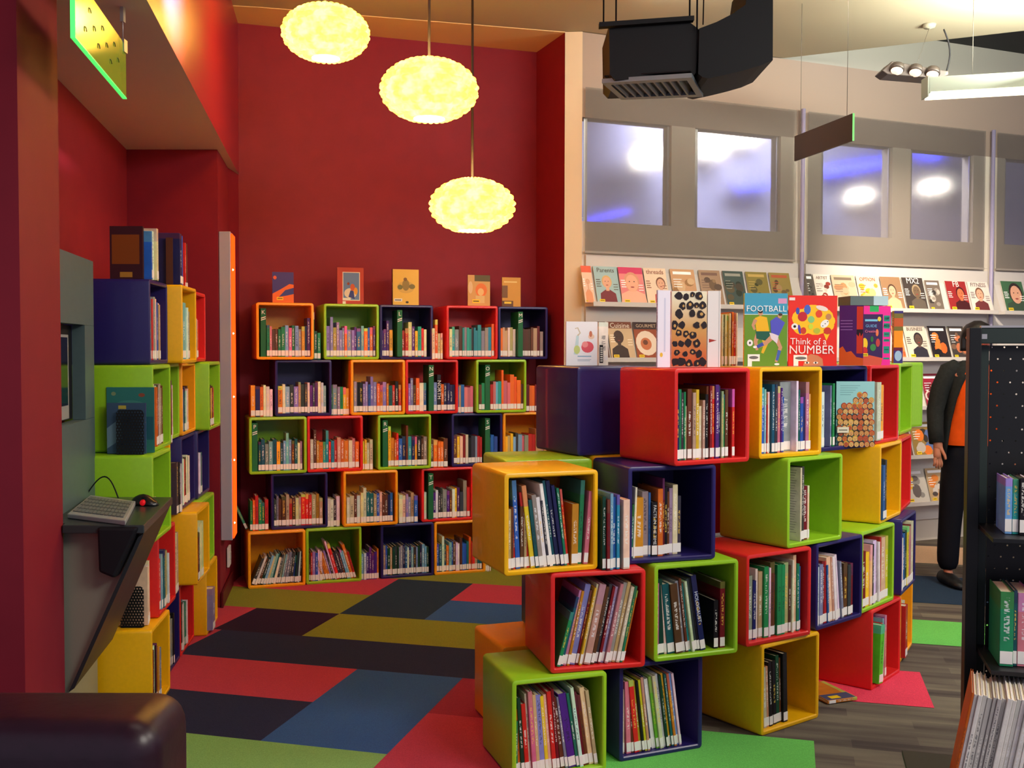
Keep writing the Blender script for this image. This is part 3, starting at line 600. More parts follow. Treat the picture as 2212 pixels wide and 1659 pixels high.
# ------------------------------------------------------------------ printed covers
class Art:
    """flat printed shapes in cover coordinates (x right, z up), laid in thin layers"""
    def __init__(s): s.b = MB(); s.mats = []; s.k = 1
    def mi(s, rgb):
        m = rgb if not isinstance(rgb, tuple) else flat(rgb, .45)
        if m not in s.mats: s.mats.append(m)
        return s.mats.index(m)
    def poly(s, pts, rgb):
        e = .00006 * s.k; s.k += 1
        area = sum(pts[i][0] * pts[(i + 1) % len(pts)][1] - pts[(i + 1) % len(pts)][0] * pts[i][1] for i in range(len(pts)))
        if area < 0: pts = pts[::-1]
        s.b.add([(e, x, z) for x, z in pts], [tuple(range(len(pts)))], s.mi(rgb)); return s
    def rect(s, x0, z0, x1, z1, rgb): return s.poly([(x0, z0), (x1, z0), (x1, z1), (x0, z1)], rgb)
    def ell(s, cx, cz, rx, rz, rgb, n=16, a=0):
        c, q = math.cos(R(a)), math.sin(R(a))
        return s.poly([(cx + rx * math.cos(2 * math.pi * i / n) * c - rz * math.sin(2 * math.pi * i / n) * q, cz + rx * math.cos(2 * math.pi * i / n) * q + rz * math.sin(2 * math.pi * i / n) * c) for i in range(n)], rgb)
    def limb(s, pts, w0, w1, rgb):
        P = [Vector(p) for p in pts]; n = len(P); l = []; r = []
        for i, p in enumerate(P):
            d = (P[min(i + 1, n - 1)] - P[max(i - 1, 0)]).normalized(); q = Vector((-d.y, d.x)) * (w0 + (w1 - w0) * i / (n - 1)) / 2
            l.append(tuple(p + q)); r.append(tuple(p - q))
        return s.poly(l + r[::-1], rgb)
    def build(s, parent, T, name='cover_art'):
        me = s.b.mesh(name, s.mats, fix=False); return link(name, me, parent, (T, 0, 0))
def cover_text(parent, T, s, size, x, z, rgb, sx=1.0, layer=14, rot=0):
    return text('title', s, size, flat(rgb) if isinstance(rgb, tuple) else rgb, parent, (T + .00006 * layer, x, z), (R(90) + 0, 0, R(90)) if not rot else (Matrix.Rotation(R(90), 3, 'Z') @ Matrix.Rotation(R(90), 3, 'X') @ Matrix.Rotation(R(rot), 3, 'Z')).to_euler(), .0002, 'CENTER', sx)
def face_out(x, y, z, rz, w_, h_, t_, rgb, name, label, cat, group=None, tilt=0, art=None, roll=0, parts=2):
    """a book or magazine showing its front cover; x,y,z is the lower left front corner"""
    T = t_ / 1000
    M = Matrix.Translation((x, y, z)) @ Matrix.Rotation(R(rz), 4, 'Z') @ Matrix.Rotation(-R(tilt), 4, 'X') @ Matrix.Rotation(R(roll), 4, 'Y') @ Matrix.Translation((0, T, 0)) @ Matrix.Rotation(R(-90), 4, 'Z')
    o = put_book(M, t_, int(h_ * 1000), int(w_ * 1000), rgb, name, label, cat, group, parts)
    if art:
        a = Art(); art(a, w_, h_, o, T); a.build(o, T)
    return o
def sticker(a, x, z, s=.016, rgb=(246, 206, 30)): a.rect(x, z, x + s * 1.7, z + s * .8, rgb); a.rect(x + s * .2, z + s * .3, x + s * 1.5, z + s * .5, (60, 50, 20))

def art_portrait(bg, hair, skin, cloth, title=None, tcol=(255, 255, 255), band=None, tscale=1.0, face=1.0, stick=True, text_lines=True, cx=.5):
    def f(a, w, h, o, T):
        a.rect(0, 0, w, h, bg)
        if band: a.rect(0, h * .82, w, h, band)
        r = w * .17 * face; x = w * cx; z = h * .56
        a.poly([(x - r * 2.1, 0), (x - r * 1.9, h * .26), (x - r * .6, h * .36), (x + r * .6, h * .36), (x + r * 1.9, h * .26), (x + r * 2.1, 0)], cloth)
        a.ell(x, z + r * .2, r * 1.25, r * 1.5, hair); a.rect(x - r * .4, h * .33, x + r * .4, z, skin); a.ell(x, z, r, r * 1.3, skin)
        a.ell(x - r * .38, z + r * .25, r * .12, r * .08, (40, 30, 30), 8); a.ell(x + r * .38, z + r * .25, r * .12, r * .08, (40, 30, 30), 8); a.ell(x, z - r * .6, r * .32, r * .1, (150, 50, 50), 8)
        if text_lines:
            for k in range(4): a.rect(w * .05, h * (.62 - .06 * k), w * (.05 + .17 + .03 * (k % 2)), h * (.645 - .06 * k), tcol)
            for k in range(3): a.rect(w * .76, h * (.5 - .07 * k), w * .95, h * (.52 - .07 * k), tcol)
        if stick: sticker(a, w * .1, h * .03, w * .13)
        if title: cover_text(o, T, title, w * .26 * tscale, w * .5, h * .89, tcol, 1.0, 40)
    return f
def art_blocks(bg, cols, title=None, tcol=(255, 255, 255), tscale=1.0, seed=1, stick=True):
    def f(a, w, h, o, T):
        rnd = random.Random(seed); a.rect(0, 0, w, h, bg)
        for k in range(9):
            cx, cz = rnd.uniform(.15, .85) * w, rnd.uniform(.12, .74) * h; rx = rnd.uniform(.08, .22) * w
            a.ell(cx, cz, min(rx, cx, w - cx), min(rx * rnd.uniform(.6, 1.3), cz, h * .8 - cz + .001), cols[k % len(cols)], 9, 0)
        for k in range(4): a.rect(w * .08, h * (.7 - .07 * k), w * rnd.uniform(.25, .45), h * (.718 - .07 * k), tcol)
        if stick: sticker(a, w * .1, h * .03, w * .13)
        if title: cover_text(o, T, title, w * .24 * tscale, w * .5, h * .89, tcol, 1.0, 40)
        else: a.rect(w * .1, h * .85, w * .86, h * .93, tcol)
    return f

# ------------------------------------------------------------------ things on top of the island
IT = 4 * H + .003
def on(u, v, z, dy=0): p = at_z(u, v, z); return p
G_T = 'books standing on top of the front island'
def top_face(u0, u1, v0, v1, y, rz, t, rgb, name, label, art=None, tilt=0, grp=G_T, z=IT, cat='book'):
    p = at_y(u0, v1, y); q = at_y(u1, v1, y); hh = (v1 - v0) / F * y
    return face_out(p.x, y, z, rz, (q.x - p.x) / math.cos(R(rz)), hh, t, rgb, name, label, cat, grp, tilt, art)
def art_stork(a, w, h, o, T):
    a.rect(0, 0, w, h, (238, 240, 244)); a.ell(w * .68, h * .42, w * .2, h * .13, (226, 92, 104)); a.ell(w * .6, h * .48, w * .1, h * .07, (240, 150, 150))
    a.limb([(w * .3, h * .25), (w * .34, h * .5), (w * .36, h * .68)], w * .13, w * .08, (196, 222, 226)); a.limb([(w * .36, h * .68), (w * .44, h * .74), (w * .36, h * .86), (w * .28, h * .84)], w * .05, w * .03, (206, 196, 170))
    a.ell(w * .34, h * .36, w * .1, h * .1, (196, 214, 130)); a.ell(w * .8, h * .66, w * .1, h * .06, (236, 206, 180)); a.ell(w * .78, h * .72, w * .05, h * .07, (200, 120, 90))
    a.rect(w * .36, h * .2, w * .8, h * .22, (120, 170, 200)); a.rect(w * .36, h * .13, w * .8, h * .14, (150, 170, 190)); a.rect(w * .36, h * .1, w * .76, h * .11, (150, 170, 190))
top_face(1223, 1292, 692, 787, 4.32, 18, 12, (236, 236, 240), 'picture_book', 'white picture book with a red and blue bird drawing, on the closed purple cube', art_stork)
def white_pair():
    p = at_y(1296, 787, 4.30)
    o = put_book(Matrix.Translation((p.x, 4.37, IT)) @ Matrix.Rotation(R(20), 4, 'Z'), 44, 180, 160, (244, 238, 224), 'picture_book', 'thick cream book with black lettering on its spine, beside the bird book', 'book', G_T, 2)
    b = MB(); b.box(.004, .020, -.0012, 0, .010, .085); b.build('black_panel', flat((30, 30, 34)), o)
    for k in range(7): 
        s = MB(); s.box(.007, .017, -.0018, -.0012, .016 + .009 * k, .021 + .009 * k); s.build('lettering', flat((220, 220, 210)), o)
    b = MB(); b.box(.026, .040, -.0012, 0, .022, .04); b.build('spine_label', LABEL, o)
white_pair()
def leopard_mat():
    m = bpy.data.materials.new('leopard_print'); m.use_nodes = True; nt = m.node_tree; L = nt.links; N = nt.nodes.new
    b = nt.nodes['Principled BSDF']; b.inputs['Roughness'].default_value = .4
    tc = N('ShaderNodeTexCoord'); nz = N('ShaderNodeTexNoise'); nz.inputs['Scale'].default_value = 60; L.new(tc.outputs['Object'], nz.inputs['Vector'])
    mx = N('ShaderNodeMixRGB'); mx.blend_type = 'ADD'; mx.inputs[0].default_value = .012; L.new(tc.outputs['Object'], mx.inputs[1]); L.new(nz.outputs['Color'], mx.inputs[2])
    v = N('ShaderNodeTexVoronoi'); v.inputs['Scale'].default_value = 34; v.inputs['Randomness'].default_value = .8; L.new(mx.outputs[0], v.inputs['Vector'])
    nz2 = N('ShaderNodeTexNoise'); nz2.inputs['Scale'].default_value = 75; L.new(tc.outputs['Object'], nz2.inputs['Vector'])
    ad = N('ShaderNodeMath'); ad.operation = 'MULTIPLY_ADD'; ad.inputs[1].default_value = .55; L.new(nz2.outputs['Fac'], ad.inputs[0]); L.new(v.outputs['Distance'], ad.inputs[2])
    cr = N('ShaderNodeValToRGB'); cr.color_ramp.interpolation = 'CONSTANT'; e = cr.color_ramp.elements
    e[0].color = (0, 0, 0, 1); e[1].position = .38; e[1].color = (1, 1, 1, 1); x = e.new(.66); x.color = (0, 0, 0, 1); L.new(ad.outputs[0], cr.inputs[0])
    sp = N('ShaderNodeSeparateXYZ'); L.new(tc.outputs['Generated'], sp.inputs[0]); c2 = N('ShaderNodeValToRGB'); e = c2.color_ramp.elements
    e[0].color = lin((206, 96, 40)); e[0].position = .1; e[1].color = lin((246, 238, 206)); e[1].position = .95; x = e.new(.5); x.color = lin((214, 160, 84)); L.new(sp.outputs['Z'], c2.inputs[0])
    L.new(c2.outputs[0], b.inputs['Base Color']); return m
LEO = leopard_mat()
def art_leo(a, w, h, o, T): pass
lo = top_face(1449, 1527, 624, 788, 4.0, 3, 60, (236, 230, 236), 'picture_book', 'tall white book with a leopard-spot front, standing on the red cube', None)
_w = (1527 - 1449) / F * 4.0; _h = (788 - 624) / F * 4.0
b = MB(); b.box(.060, .0606, .002, _w - .001, .001, _h - .002); b.build('leopard_print', LEO, lo)
a_ = Art(); rnd_ = random.Random(5)
for i in range(5):
    for j in range(8):
        cx = _w * (.1 + .2 * i + (.09 if j % 2 else 0)) + rnd_.uniform(-.004, .004); cz = _h * (.06 + .125 * j) + rnd_.uniform(-.005, .005)
        if cx > _w - .008 or (i + j) % 7 == 6: continue
        ro, n = rnd_.uniform(.0105, .0165), 9; ph = rnd_.uniform(0, 6)
        blob = [(min(_w - .001, max(.003, cx + ro * rnd_.uniform(.75, 1.2) * math.cos(ph + 2 * math.pi * k / n))), min(_h - .003, max(.002, cz + ro * rnd_.uniform(.8, 1.3) * math.sin(ph + 2 * math.pi * k / n)))) for k in range(n)]
        a_.poly(blob, (36, 24, 30))
        if rnd_.random() < .5: a_.ell(cx + rnd_.uniform(-.002, .004), min(_h - .01, cz + rnd_.uniform(-.003, .004)), ro * rnd_.uniform(.2, .45), ro * .4, (206, 160, 90), 7)
a_.build(lo, .0607)
top_face(1528, 1556, 624, 788, 4.01, 3, 40, (240, 236, 232), 'picture_book', 'narrow white book pressed against the right of the leopard book', lambda a, w, h, o, T: (a.rect(0, 0, w, h, (238, 232, 230)), a.poly([(w * .1, h * .32), (w * .7, h * .35), (w * .1, h * .37)], (170, 50, 40)), a.rect(w * .85, 0, w * .9, h, (180, 180, 180))))
p = at_y(1420, 788, 3.93)
face_out(p.x, 3.93, IT, 33, .062, .288, 9, (226, 220, 236), 'picture_book', 'white book opened at an angle left of the leopard book', 'book', G_T, 0, lambda a, w, h, o, T: (a.rect(0, 0, w, h, (228, 222, 236)), a.ell(w * .3, h * .16, w * .12, h * .03, (220, 180, 60)), a.rect(w * .5, h * .2, w * .62, h * .9, (200, 198, 220))))
shelf_row('c9h21 k5h21 c9h21 y8h21 c8h22 n6h22 o8h22 r8h22 c7h22', at_y(1557, 782, 4.35).x, 4.35, 4 * H + .002, 12, 'of the thin row left of the football book', G_T, start=0, inset=0)
def art_football(a, w, h, o, T):
    a.rect(0, 0, w, h, (104, 148, 40)); a.rect(0, h * .71, w, h, (62, 156, 190)); a.rect(0, h * .705, w, h * .715, (200, 220, 220)); a.rect(w * .78, h * .86, w * .98, h * .93, (214, 150, 190))
    sk = (206, 150, 116)
    # the player in yellow
    a.limb([(w * .32, h * .44), (w * .26, h * .34), (w * .3, h * .22)], w * .12, w * .06, sk); a.limb([(w * .42, h * .44), (w * .5, h * .3), (w * .42, h * .18)], w * .13, w * .06, (226, 180, 40))
    a.poly([(w * .26, h * .5), (w * .6, h * .48), (w * .56, h * .34), (w * .42, h * .36), (w * .28, h * .38)], (30, 92, 74)); a.poly([(w * .24, h * .66), (w * .36, h * .69), (w * .52, h * .67), (w * .58, h * .48), (w * .28, h * .48)], (240, 184, 30))
    a.limb([(w * .26, h * .64), (w * .2, h * .56), (w * .24, h * .5)], w * .09, w * .05, sk); a.ell(w * .37, h * .73, w * .055, h * .04, sk); a.ell(w * .37, h * .75, w * .055, h * .025, (50, 34, 26))
    # the player in blue
    a.limb([(w * .72, h * .4), (w * .84, h * .26), (w * .74, h * .06)], w * .12, w * .06, sk); a.limb([(w * .82, h * .22), (w * .76, h * .08)], w * .08, w * .06, (70, 100, 180)); a.limb([(w * .68, h * .42), (w * .5, h * .32), (w * .28, h * .26)], w * .12, w * .07, sk); a.limb([(w * .44, h * .31), (w * .3, h * .265)], w * .08, w * .07, (60, 80, 170)); a.ell(w * .25, h * .265, w * .045, h * .018, (240, 240, 240))
    a.poly([(w * .58, h * .46), (w * .8, h * .44), (w * .76, h * .31), (w * .62, h * .38)], (230, 214, 224)); a.poly([(w * .6, h * .62), (w * .74, h * .68), (w * .94, h * .6), (w * .8, h * .42), (w * .62, h * .46)], (84, 84, 196))
    a.ell(w * .82, h * .69, w * .05, h * .035, sk); a.ell(w * .83, h * .71, w * .05, h * .02, (70, 50, 40)); a.ell(w * .76, h * .03, w * .06, h * .015, (240, 240, 240)); a.ell(w * .13, h * .32, w * .07, h * .045, (240, 240, 236)); a.ell(w * .13, h * .32, w * .025, h * .018, (60, 60, 60), 6)
    a.rect(w * .08, h * .07, w * .36, h * .165, (244, 244, 240)); a.ell(w * .22, h * .12, w * .11, h * .022, (110, 110, 110), 12); a.rect(w * .08, .0, w * .18, h * .08, (244, 244, 240))
    cover_text(o, T, 'FOOTBALL', w * .19, w * .5, h * .785, (244, 250, 250), 1.0, 60)
top_face(1607, 1703, 628, 786, 4.18, 7, 14, (244, 196, 24), 'picture_book', 'football picture book with two players and a yellow spine', art_football)
def art_number(a, w, h, o, T):
    a.rect(0, 0, w, h, (228, 40, 28)); Y = (250, 196, 30)
    for cx, cz, rx, rz in ((.3, .68, .24, .13), (.5, .76, .24, .11), (.7, .7, .22, .12), (.76, .58, .18, .1), (.55, .56, .26, .12), (.28, .56, .2, .12), (.84, .64, .12, .08)): a.ell(w * cx, h * cz, w * rx, h * rz, Y, 14)
    a.poly([(w * .72, h * .46), (w * .86, h * .48), (w * .78, h * .36)], Y)
    for cx, cz, rx, rz, c, an in ((.38, .8, .07, .07, (70, 100, 200), 0), (.18, .78, .04, .05, (60, 80, 180), 0), (.28, .7, .1, .07, (190, 30, 50), 20), (.12, .56, .07, .045, (240, 240, 240), 0), (.12, .56, .03, .02, (20, 20, 20), 0), (.22, .52, .03, .07, (80, 60, 180), 10), (.3, .5, .06, .05, (200, 60, 40), 0),
                              (.46, .66, .07, .05, (130, 200, 130), 20), (.62, .74, .07, .055, (226, 70, 40), 0), (.74, .6, .1, .05, (240, 240, 236), 40), (.82, .7, .06, .045, (190, 130, 90), 0), (.68, .82, .13, .035, (236, 222, 214), -15), (.8, .5, .08, .05, (200, 50, 40), 0), (.58, .5, .07, .04, (180, 190, 60), 0), (.45, .56, .05, .04, (200, 220, 60), 0)): a.ell(w * cx, h * cz, w * rx, h * rz, c, 12, an)
    for x in (.7, .75, .8): a.ell(w * x, h * (.57 + (x - .7) * .6), w * .012, h * .008, (30, 30, 30), 6)
    a.poly([(w * .3, 0), (w * .34, h * .12), (w * .46, h * .17), (w * .6, h * .15), (w * .7, h * .1), (w * .72, 0)], (206, 130, 90)); a.ell(w * .38, h * .045, w * .05, h * .016, (240, 236, 230)); a.ell(w * .56, h * .045, w * .05, h * .016, (240, 236, 230)); a.ell(w * .38, h * .045, w * .018, h * .015, (40, 30, 30)); a.ell(w * .56, h * .045, w * .018, h * .015, (40, 30, 30))
    a.rect(w * .1, h * .07, w * .38, h * .155, (244, 244, 240)); a.ell(w * .25, h * .11, w * .12, h * .022, (110, 110, 110)); a.rect(w * .1, 0, w * .2, h * .07, (244, 244, 240)); a.rect(0, h * .93, w * .12, h * .97, (240, 220, 220))
    cover_text(o, T, 'Think of a', w * .185, w * .4, h * .345, (244, 238, 236), 1.0, 70); cover_text(o, T, 'NUMBER', w * .24, w * .47, h * .225, (244, 238, 236), 1.0, 70)
top_face(1703, 1810, 636, 788, 4.32, 5, 12, (222, 36, 28), 'picture_book', 'red picture book titled Think of a NUMBER', art_number)
def art_purple(a, w, h, o, T):
    a.rect(0, 0, w, h, (78, 30, 104)); a.poly([(0, 0), (0, h * .28), (w * .15, h * .32), (w * .3, h * .22), (w * .5, h * .24), (w * .72, h * .14), (w, h * .12), (w, 0)], (216, 92, 34))
    a.rect(w * .72, h * .2, w * .98, h * .98, (206, 60, 40)); a.poly([(w * .72, h * .52), (w * .8, h * .48), (w * .85, h * .55), (w * .9, h * .48), (w * .98, h * .54), (w * .98, h * .6), (w * .72, h * .6)], (40, 30, 40))
    for k in range(4): a.rect(w * .05, h * (.74 - .05 * k), w * .55, h * (.752 - .05 * k), (150, 110, 180))
top_face(1812, 1858, 655, 784, 4.50, -22, 10, (90, 30, 110), 'picture_book', 'purple book back cover with an orange foot, beside the red number book', art_purple)
def art_guide(a, w, h, o, T):
    a.rect(0, 0, w, h, (236, 40, 150)); a.rect(0, h * .12, w * .74, h * .86, (56, 26, 84)); a.poly([(0, 0), (w * .7, 0), (w * .74, h * .12), (w * .3, h * .17), (0, h * .14)], (214, 84, 60)); a.rect(w * .3, h * .9, w * .6, h, (40, 170, 90))
    for z0, z1 in ((.74, .84), (.62, .71), (.48, .56), (.4, .44), (.2, .32), (.1, .13)): a.rect(w * .77, h * z0, w * .97, h * z1, (30, 140, 120))
    for k, z in enumerate((.79, .67)): cover_text(o, T, ('10P', 'ADS')[k], w * .11, w * .87, h * z, (16, 40, 50), 1, 50)
    for z in (.52, .42, .26): a.rect(w * .8, h * z, w * .94, h * (z + .012), (16, 60, 60))
    a.ell(w * .14, h * .36, w * .1, h * .1, (246, 200, 40)); a.ell(w * .14, h * .24, w * .1, h * .07, (206, 40, 40)); a.ell(w * .55, h * .55, w * .05, h * .06, (230, 120, 60)); a.ell(w * .58, h * .38, w * .07, h * .07, (190, 60, 60)); a.ell(w * .42, h * .3, w * .1, h * .06, (60, 130, 70)); a.ell(w * .62, h * .78, w * .06, h * .04, (230, 200, 60)); a.ell(w * .38, h * .44, w * .05, h * .05, (40, 110, 60))
    sticker(a, w * .05, h * .15, w * .12)
    cover_text(o, T, 'GUIDE', w * .13, w * .34, h * .66, (120, 180, 230), 1, 60); cover_text(o, T, 'Creating', w * .12, w * .34, h * .57, (230, 120, 150), 1, 60)
    a.rect(w * .14, h * .74, w * .56, h * .775, (120, 190, 220))
top_face(1858, 1925, 652, 780, 4.55, 6, 30, (230, 40, 150), 'picture_book', 'magenta and purple guide book with green tabs down its edge', art_guide)
p = at_y(1838, 655, 4.56)
b = MB(); b.box(0, .17, 0, .13, 0, .040); b.box(.105, .171, -.0008, .131, .0, .0405, 1)
o = b.build('flat_book', [flat((92, 110, 108)), flat((176, 206, 214))], None, (p.x, 4.57, IT + (780 - 651) / F * 4.55 + .002), (0, 0, R(6))); tag(o, 'grey and pale blue book lying flat on top of the guide book', 'book', G_T)
def art_bright(a, w, h, o, T):
    a.rect(0, 0, w, h, (60, 50, 120)); a.rect(0, h * .3, w, h * .62, (244, 150, 30)); a.rect(0, h * .62, w, h * .95, (120, 110, 50)); a.rect(0, h * .7, w, h * .86, (196, 90, 44)); a.ell(w * .5, h * .14, w * .4, h * .1, (160, 190, 220)); a.rect(0, h * .24, w, h * .3, (110, 30, 60))
top_face(1930, 1951, 665, 778, 5.3, 10, 20, (180, 110, 40), 'picture_book', 'orange and purple striped book at the right end of the island top', art_bright)
# the book of crowded faces sticking out of the top row
def art_crowd(a, w, h, o, T):
    a.rect(0, 0, w, h, (150, 206, 210)); rnd = random.Random(3)
    for k in range(5): a.rect(w * .1, h * (.93 - .035 * k), w * (.62 - .06 * k), h * (.936 - .035 * k), (90, 140, 150))
    row = 0; z = .79
    while z > .0:
        n = 7; lo_ = {0: 4, 1: 3, 2: 1}.get(row, 0)
        for i in range(lo_, n):
            if row == 0 and i > 5: continue
            cx = (i + .5 + .25 * (row % 2)) / (n + .4); c = rnd.choice(((206, 150, 90), (196, 110, 60), (220, 178, 110), (180, 90, 60), (214, 160, 100)))
            a.ell(w * cx, h * z, w * .075, h * .05, rnd.choice(((120, 70, 40), (200, 160, 60), (60, 44, 40), (170, 60, 40))), 9); a.ell(w * cx, h * (z - .008), w * .062, h * .04, c, 9)
            a.ell(w * (cx - .02), h * z, w * .008, h * .006, (40, 30, 30), 5); a.ell(w * (cx + .02), h * z, w * .008, h * .006, (40, 30, 30), 5); a.ell(w * cx, h * (z - .024), w * .02, h * .005, (150, 50, 50), 6)
        z -= .085; row += 1
    a.rect(0, h * .2, w * .3, h * .29, (226, 220, 200)); a.rect(w * .04, h * .235, w * .26, h * .25, (100, 100, 90))
face_out(1.39, 4.50, 3 * H + .0203, 1, .165, .274, 12, (60, 150, 140), 'picture_book', 'picture book crowded with cartoon faces, sticking out of the top-row purple cube', 'book', None, 0, art_crowd)
# the cream listing book turned in the green third-row cube
def art_list(a, w, h, o, T):
    a.rect(0, 0, w, h, (216, 204, 172))
    for k in range(26): a.rect(w * .12, h * (.93 - .033 * k), w * (.55 + .3 * ((k * 7) % 5) / 5), h * (.934 - .033 * k), (110, 104, 90))

_M = Matrix.Translation((1.088, 4.13, 2 * H + .0198)) @ Matrix.Rotation(R(37.2), 4, 'Z') @ Matrix.Translation((.098, .012, 0))
o = put_book(_M, 9, 296, 200, (222, 210, 178), 'picture_book', 'cream book with printed lines on its cover, in the green third-row island cube', 'book', None)
b = MB()
for k in range(25):
    z_ = .285 - .0105 * k; b.box(-.0005, 0, .02 + .004 * ((k * 5) % 4), .12 + .05 * ((k * 7) % 5) / 4, z_ - .0012, z_)
b.build('printed_lines', flat((110, 100, 86)), o)

# ------------------------------------------------------------------ books on top of the wall shelves
GW = 'books facing out on top of the wall shelves'
def wall_top(u0, u1, v0, v1, t, rgb, label, art, rz=BANG):
    p = at_w(u0, 657, TB, DB + .09); q = at_w(u1, 657, TB, DB + .09); hh = (v1 - v0) / F * p.y
    face_out(p.x, p.y, 5 * H + .003, rz, (q - p).length, hh, t, rgb, 'picture_book', label, 'book', GW, 0, art)
wall_top(588, 634, 590, 657, 14, (70, 60, 130), 'blue and orange book facing out above the top-left orange cube', lambda a, w, h, o, T: (a.rect(0, 0, w, h, (62, 52, 130)), a.poly([(0, 0), (0, h * .3), (w * .4, h * .45), (w * .8, h * .62), (w, h * .6), (w, 0)], (226, 110, 36)), a.poly([(w * .3, h * .2), (w * .6, h * .42), (w, h * .5), (w, h * .3), (w * .7, h * .25)], (50, 60, 140)), a.ell(w * .12, h * .82, w * .08, h * .06, (226, 100, 50)), sticker(a, w * .2, h * .1, w * .18)))
wall_top(728, 785, 578, 657, 12, (170, 50, 46), 'red book with a framed snowy picture, above the green top-row cube', lambda a, w, h, o, T: (a.rect(0, 0, w, h, (176, 56, 48)), a.rect(w * .2, h * .1, w * .86, h * .88, (226, 220, 210)), a.rect(w * .23, h * .12, w * .83, h * .86, (96, 130, 190)), a.ell(w * .5, h * .3, w * .24, h * .14, (220, 214, 200)), a.ell(w * .58, h * .46, w * .09, h * .1, (196, 90, 60)), a.ell(w * .42, h * .56, w * .05, h * .04, (120, 50, 40)), a.ell(w * .7, h * .36, w * .07, h * .1, (220, 160, 60)), a.poly([(w * .42, h * .2), (w * .66, h * .14), (w * .62, h * .36), (w * .5, h * .38)], (40, 60, 140)), a.rect(w * .2, h * .12, w * .5, h * .17, (230, 230, 226)), a.rect(w * .2, 0, w * .32, h * .08, (230, 230, 226))))
wall_top(848, 904, 580, 657, 34, (70, 66, 50), 'yellow book with a figure drawing, above the middle purple top-row cube', lambda a, w, h, o, T: (a.rect(0, 0, w, h, (226, 186, 80)), a.ell(w * .5, h * .5, w * .34, h * .17, (206, 170, 84)), a.ell(w * .5, h * .56, w * .14, h * .16, (140, 120, 60)), a.ell(w * .48, h * .72, w * .07, h * .05, (120, 90, 50)), a.ell(w * .28, h * .5, w * .1, h * .07, (110, 110, 60)), a.ell(w * .74, h * .52, w * .12, h * .07, (120, 110, 60)), a.rect(w * .05, h * .1, w * .36, h * .18, (232, 230, 220)), a.rect(w * .08, h * .125, w * .32, h * .15, (60, 60, 60)), a.ell(w * .55, h * .08, w * .06, h * .03, (70, 60, 40))))
wall_top(1010, 1058, 590, 657, 12, (170, 140, 90), 'tan and orange book facing out above the red top-row cube', lambda a, w, h, o, T: (a.rect(0, 0, w, h, (206, 160, 90)), a.rect(w * .3, h * .8, w, h, (90, 80, 40)), a.ell(w * .6, h * .52, w * .26, h * .22, (226, 120, 50)), a.ell(w * .58, h * .46, w * .14, h * .12, (230, 190, 120)), a.rect(w * .35, h * .1, w * .75, h * .34, (214, 186, 120)), sticker(a, w * .2, h * .1, w * .2), a.ell(w * .12, h * .6, w * .1, h * .2, (220, 190, 140))))
wall_top(1084, 1124, 597, 660, 12, (160, 116, 50), 'brown and yellow book, furthest right on top of the wall shelves', lambda a, w, h, o, T: (a.rect(0, 0, w, h, (206, 150, 60)), a.rect(0, h * .3, w * .3, h * .72, (120, 84, 50)), a.rect(0, 0, w * .6, h * .2, (110, 70, 40)), a.rect(w * .12, h * .1, w * .5, h * .17, (236, 200, 60)), a.rect(w * .1, h * .82, w * .8, h * .87, (226, 196, 120))))

# ------------------------------------------------------------------ magazine rack on the far wall
RK = .13
def rk(x, off=RK): return ww(x, -off)
RA = math.degrees(math.atan(TW))
rackm = mat('rack_white', (206, 200, 196), .5, .3)
rbays = [(.49, wx(1722), 'white magazine rack between the red wall and the first pole'), (wx(1738), wx(2132), 'white magazine rack between the two poles'), (wx(2146), wx(2330), 'white magazine rack cut off by the right edge of the photo')]
LV = [1.822, 1.448, 1.07, .69, .322]
for x0, x1, lb in rbays:
    e = empty('magazine_rack', (x0, ww(x0), 0), R(RA)); Lx = math.hypot(x1 - x0, (x1 - x0) * TW)
    b = MB(); b.box(0, Lx, -.02, -.004, .17, 2.15); b.build('back_panel', rackm, e)
    for z in LV:
        s = MB(); s.box(0, Lx, -RK, -.02, z - .022, z); s.box(0, Lx, -RK - .004, -RK, z - .022, z + .008); s.build('shelf', rackm, e)
        t_ = MB(); t_.extr([(0, -.095, z + .001), (0, -.0215, z + .22), (0, -.0205, z + .22), (0, -.0205, z + .001)], (Lx, 0, 0)); t_.build('sloping_rest', rackm, e)
    tag(e, lb, 'magazine rack', 'white magazine racks')
MG = 'magazines on the wall rack'
def mag(lv, u0, u1, label, art, hh=.265, tilt=17, roll=0, rgb=(200, 190, 180), dy=0):
    z = LV[lv]; p = at_w(u0, 700, TW, DW - RK + .006 - dy); q = at_w(u1, 700, TW, DW - RK + .006 - dy)
    face_out(p.x, p.y + .008, z + .0015, RA, (q - p).length, hh, 5, rgb, 'magazine', label, 'magazine', MG, tilt, art, roll)
W, K = (236, 230, 222), (26, 24, 28)
SKN, SK2 = (222, 166, 136), (120, 76, 56)
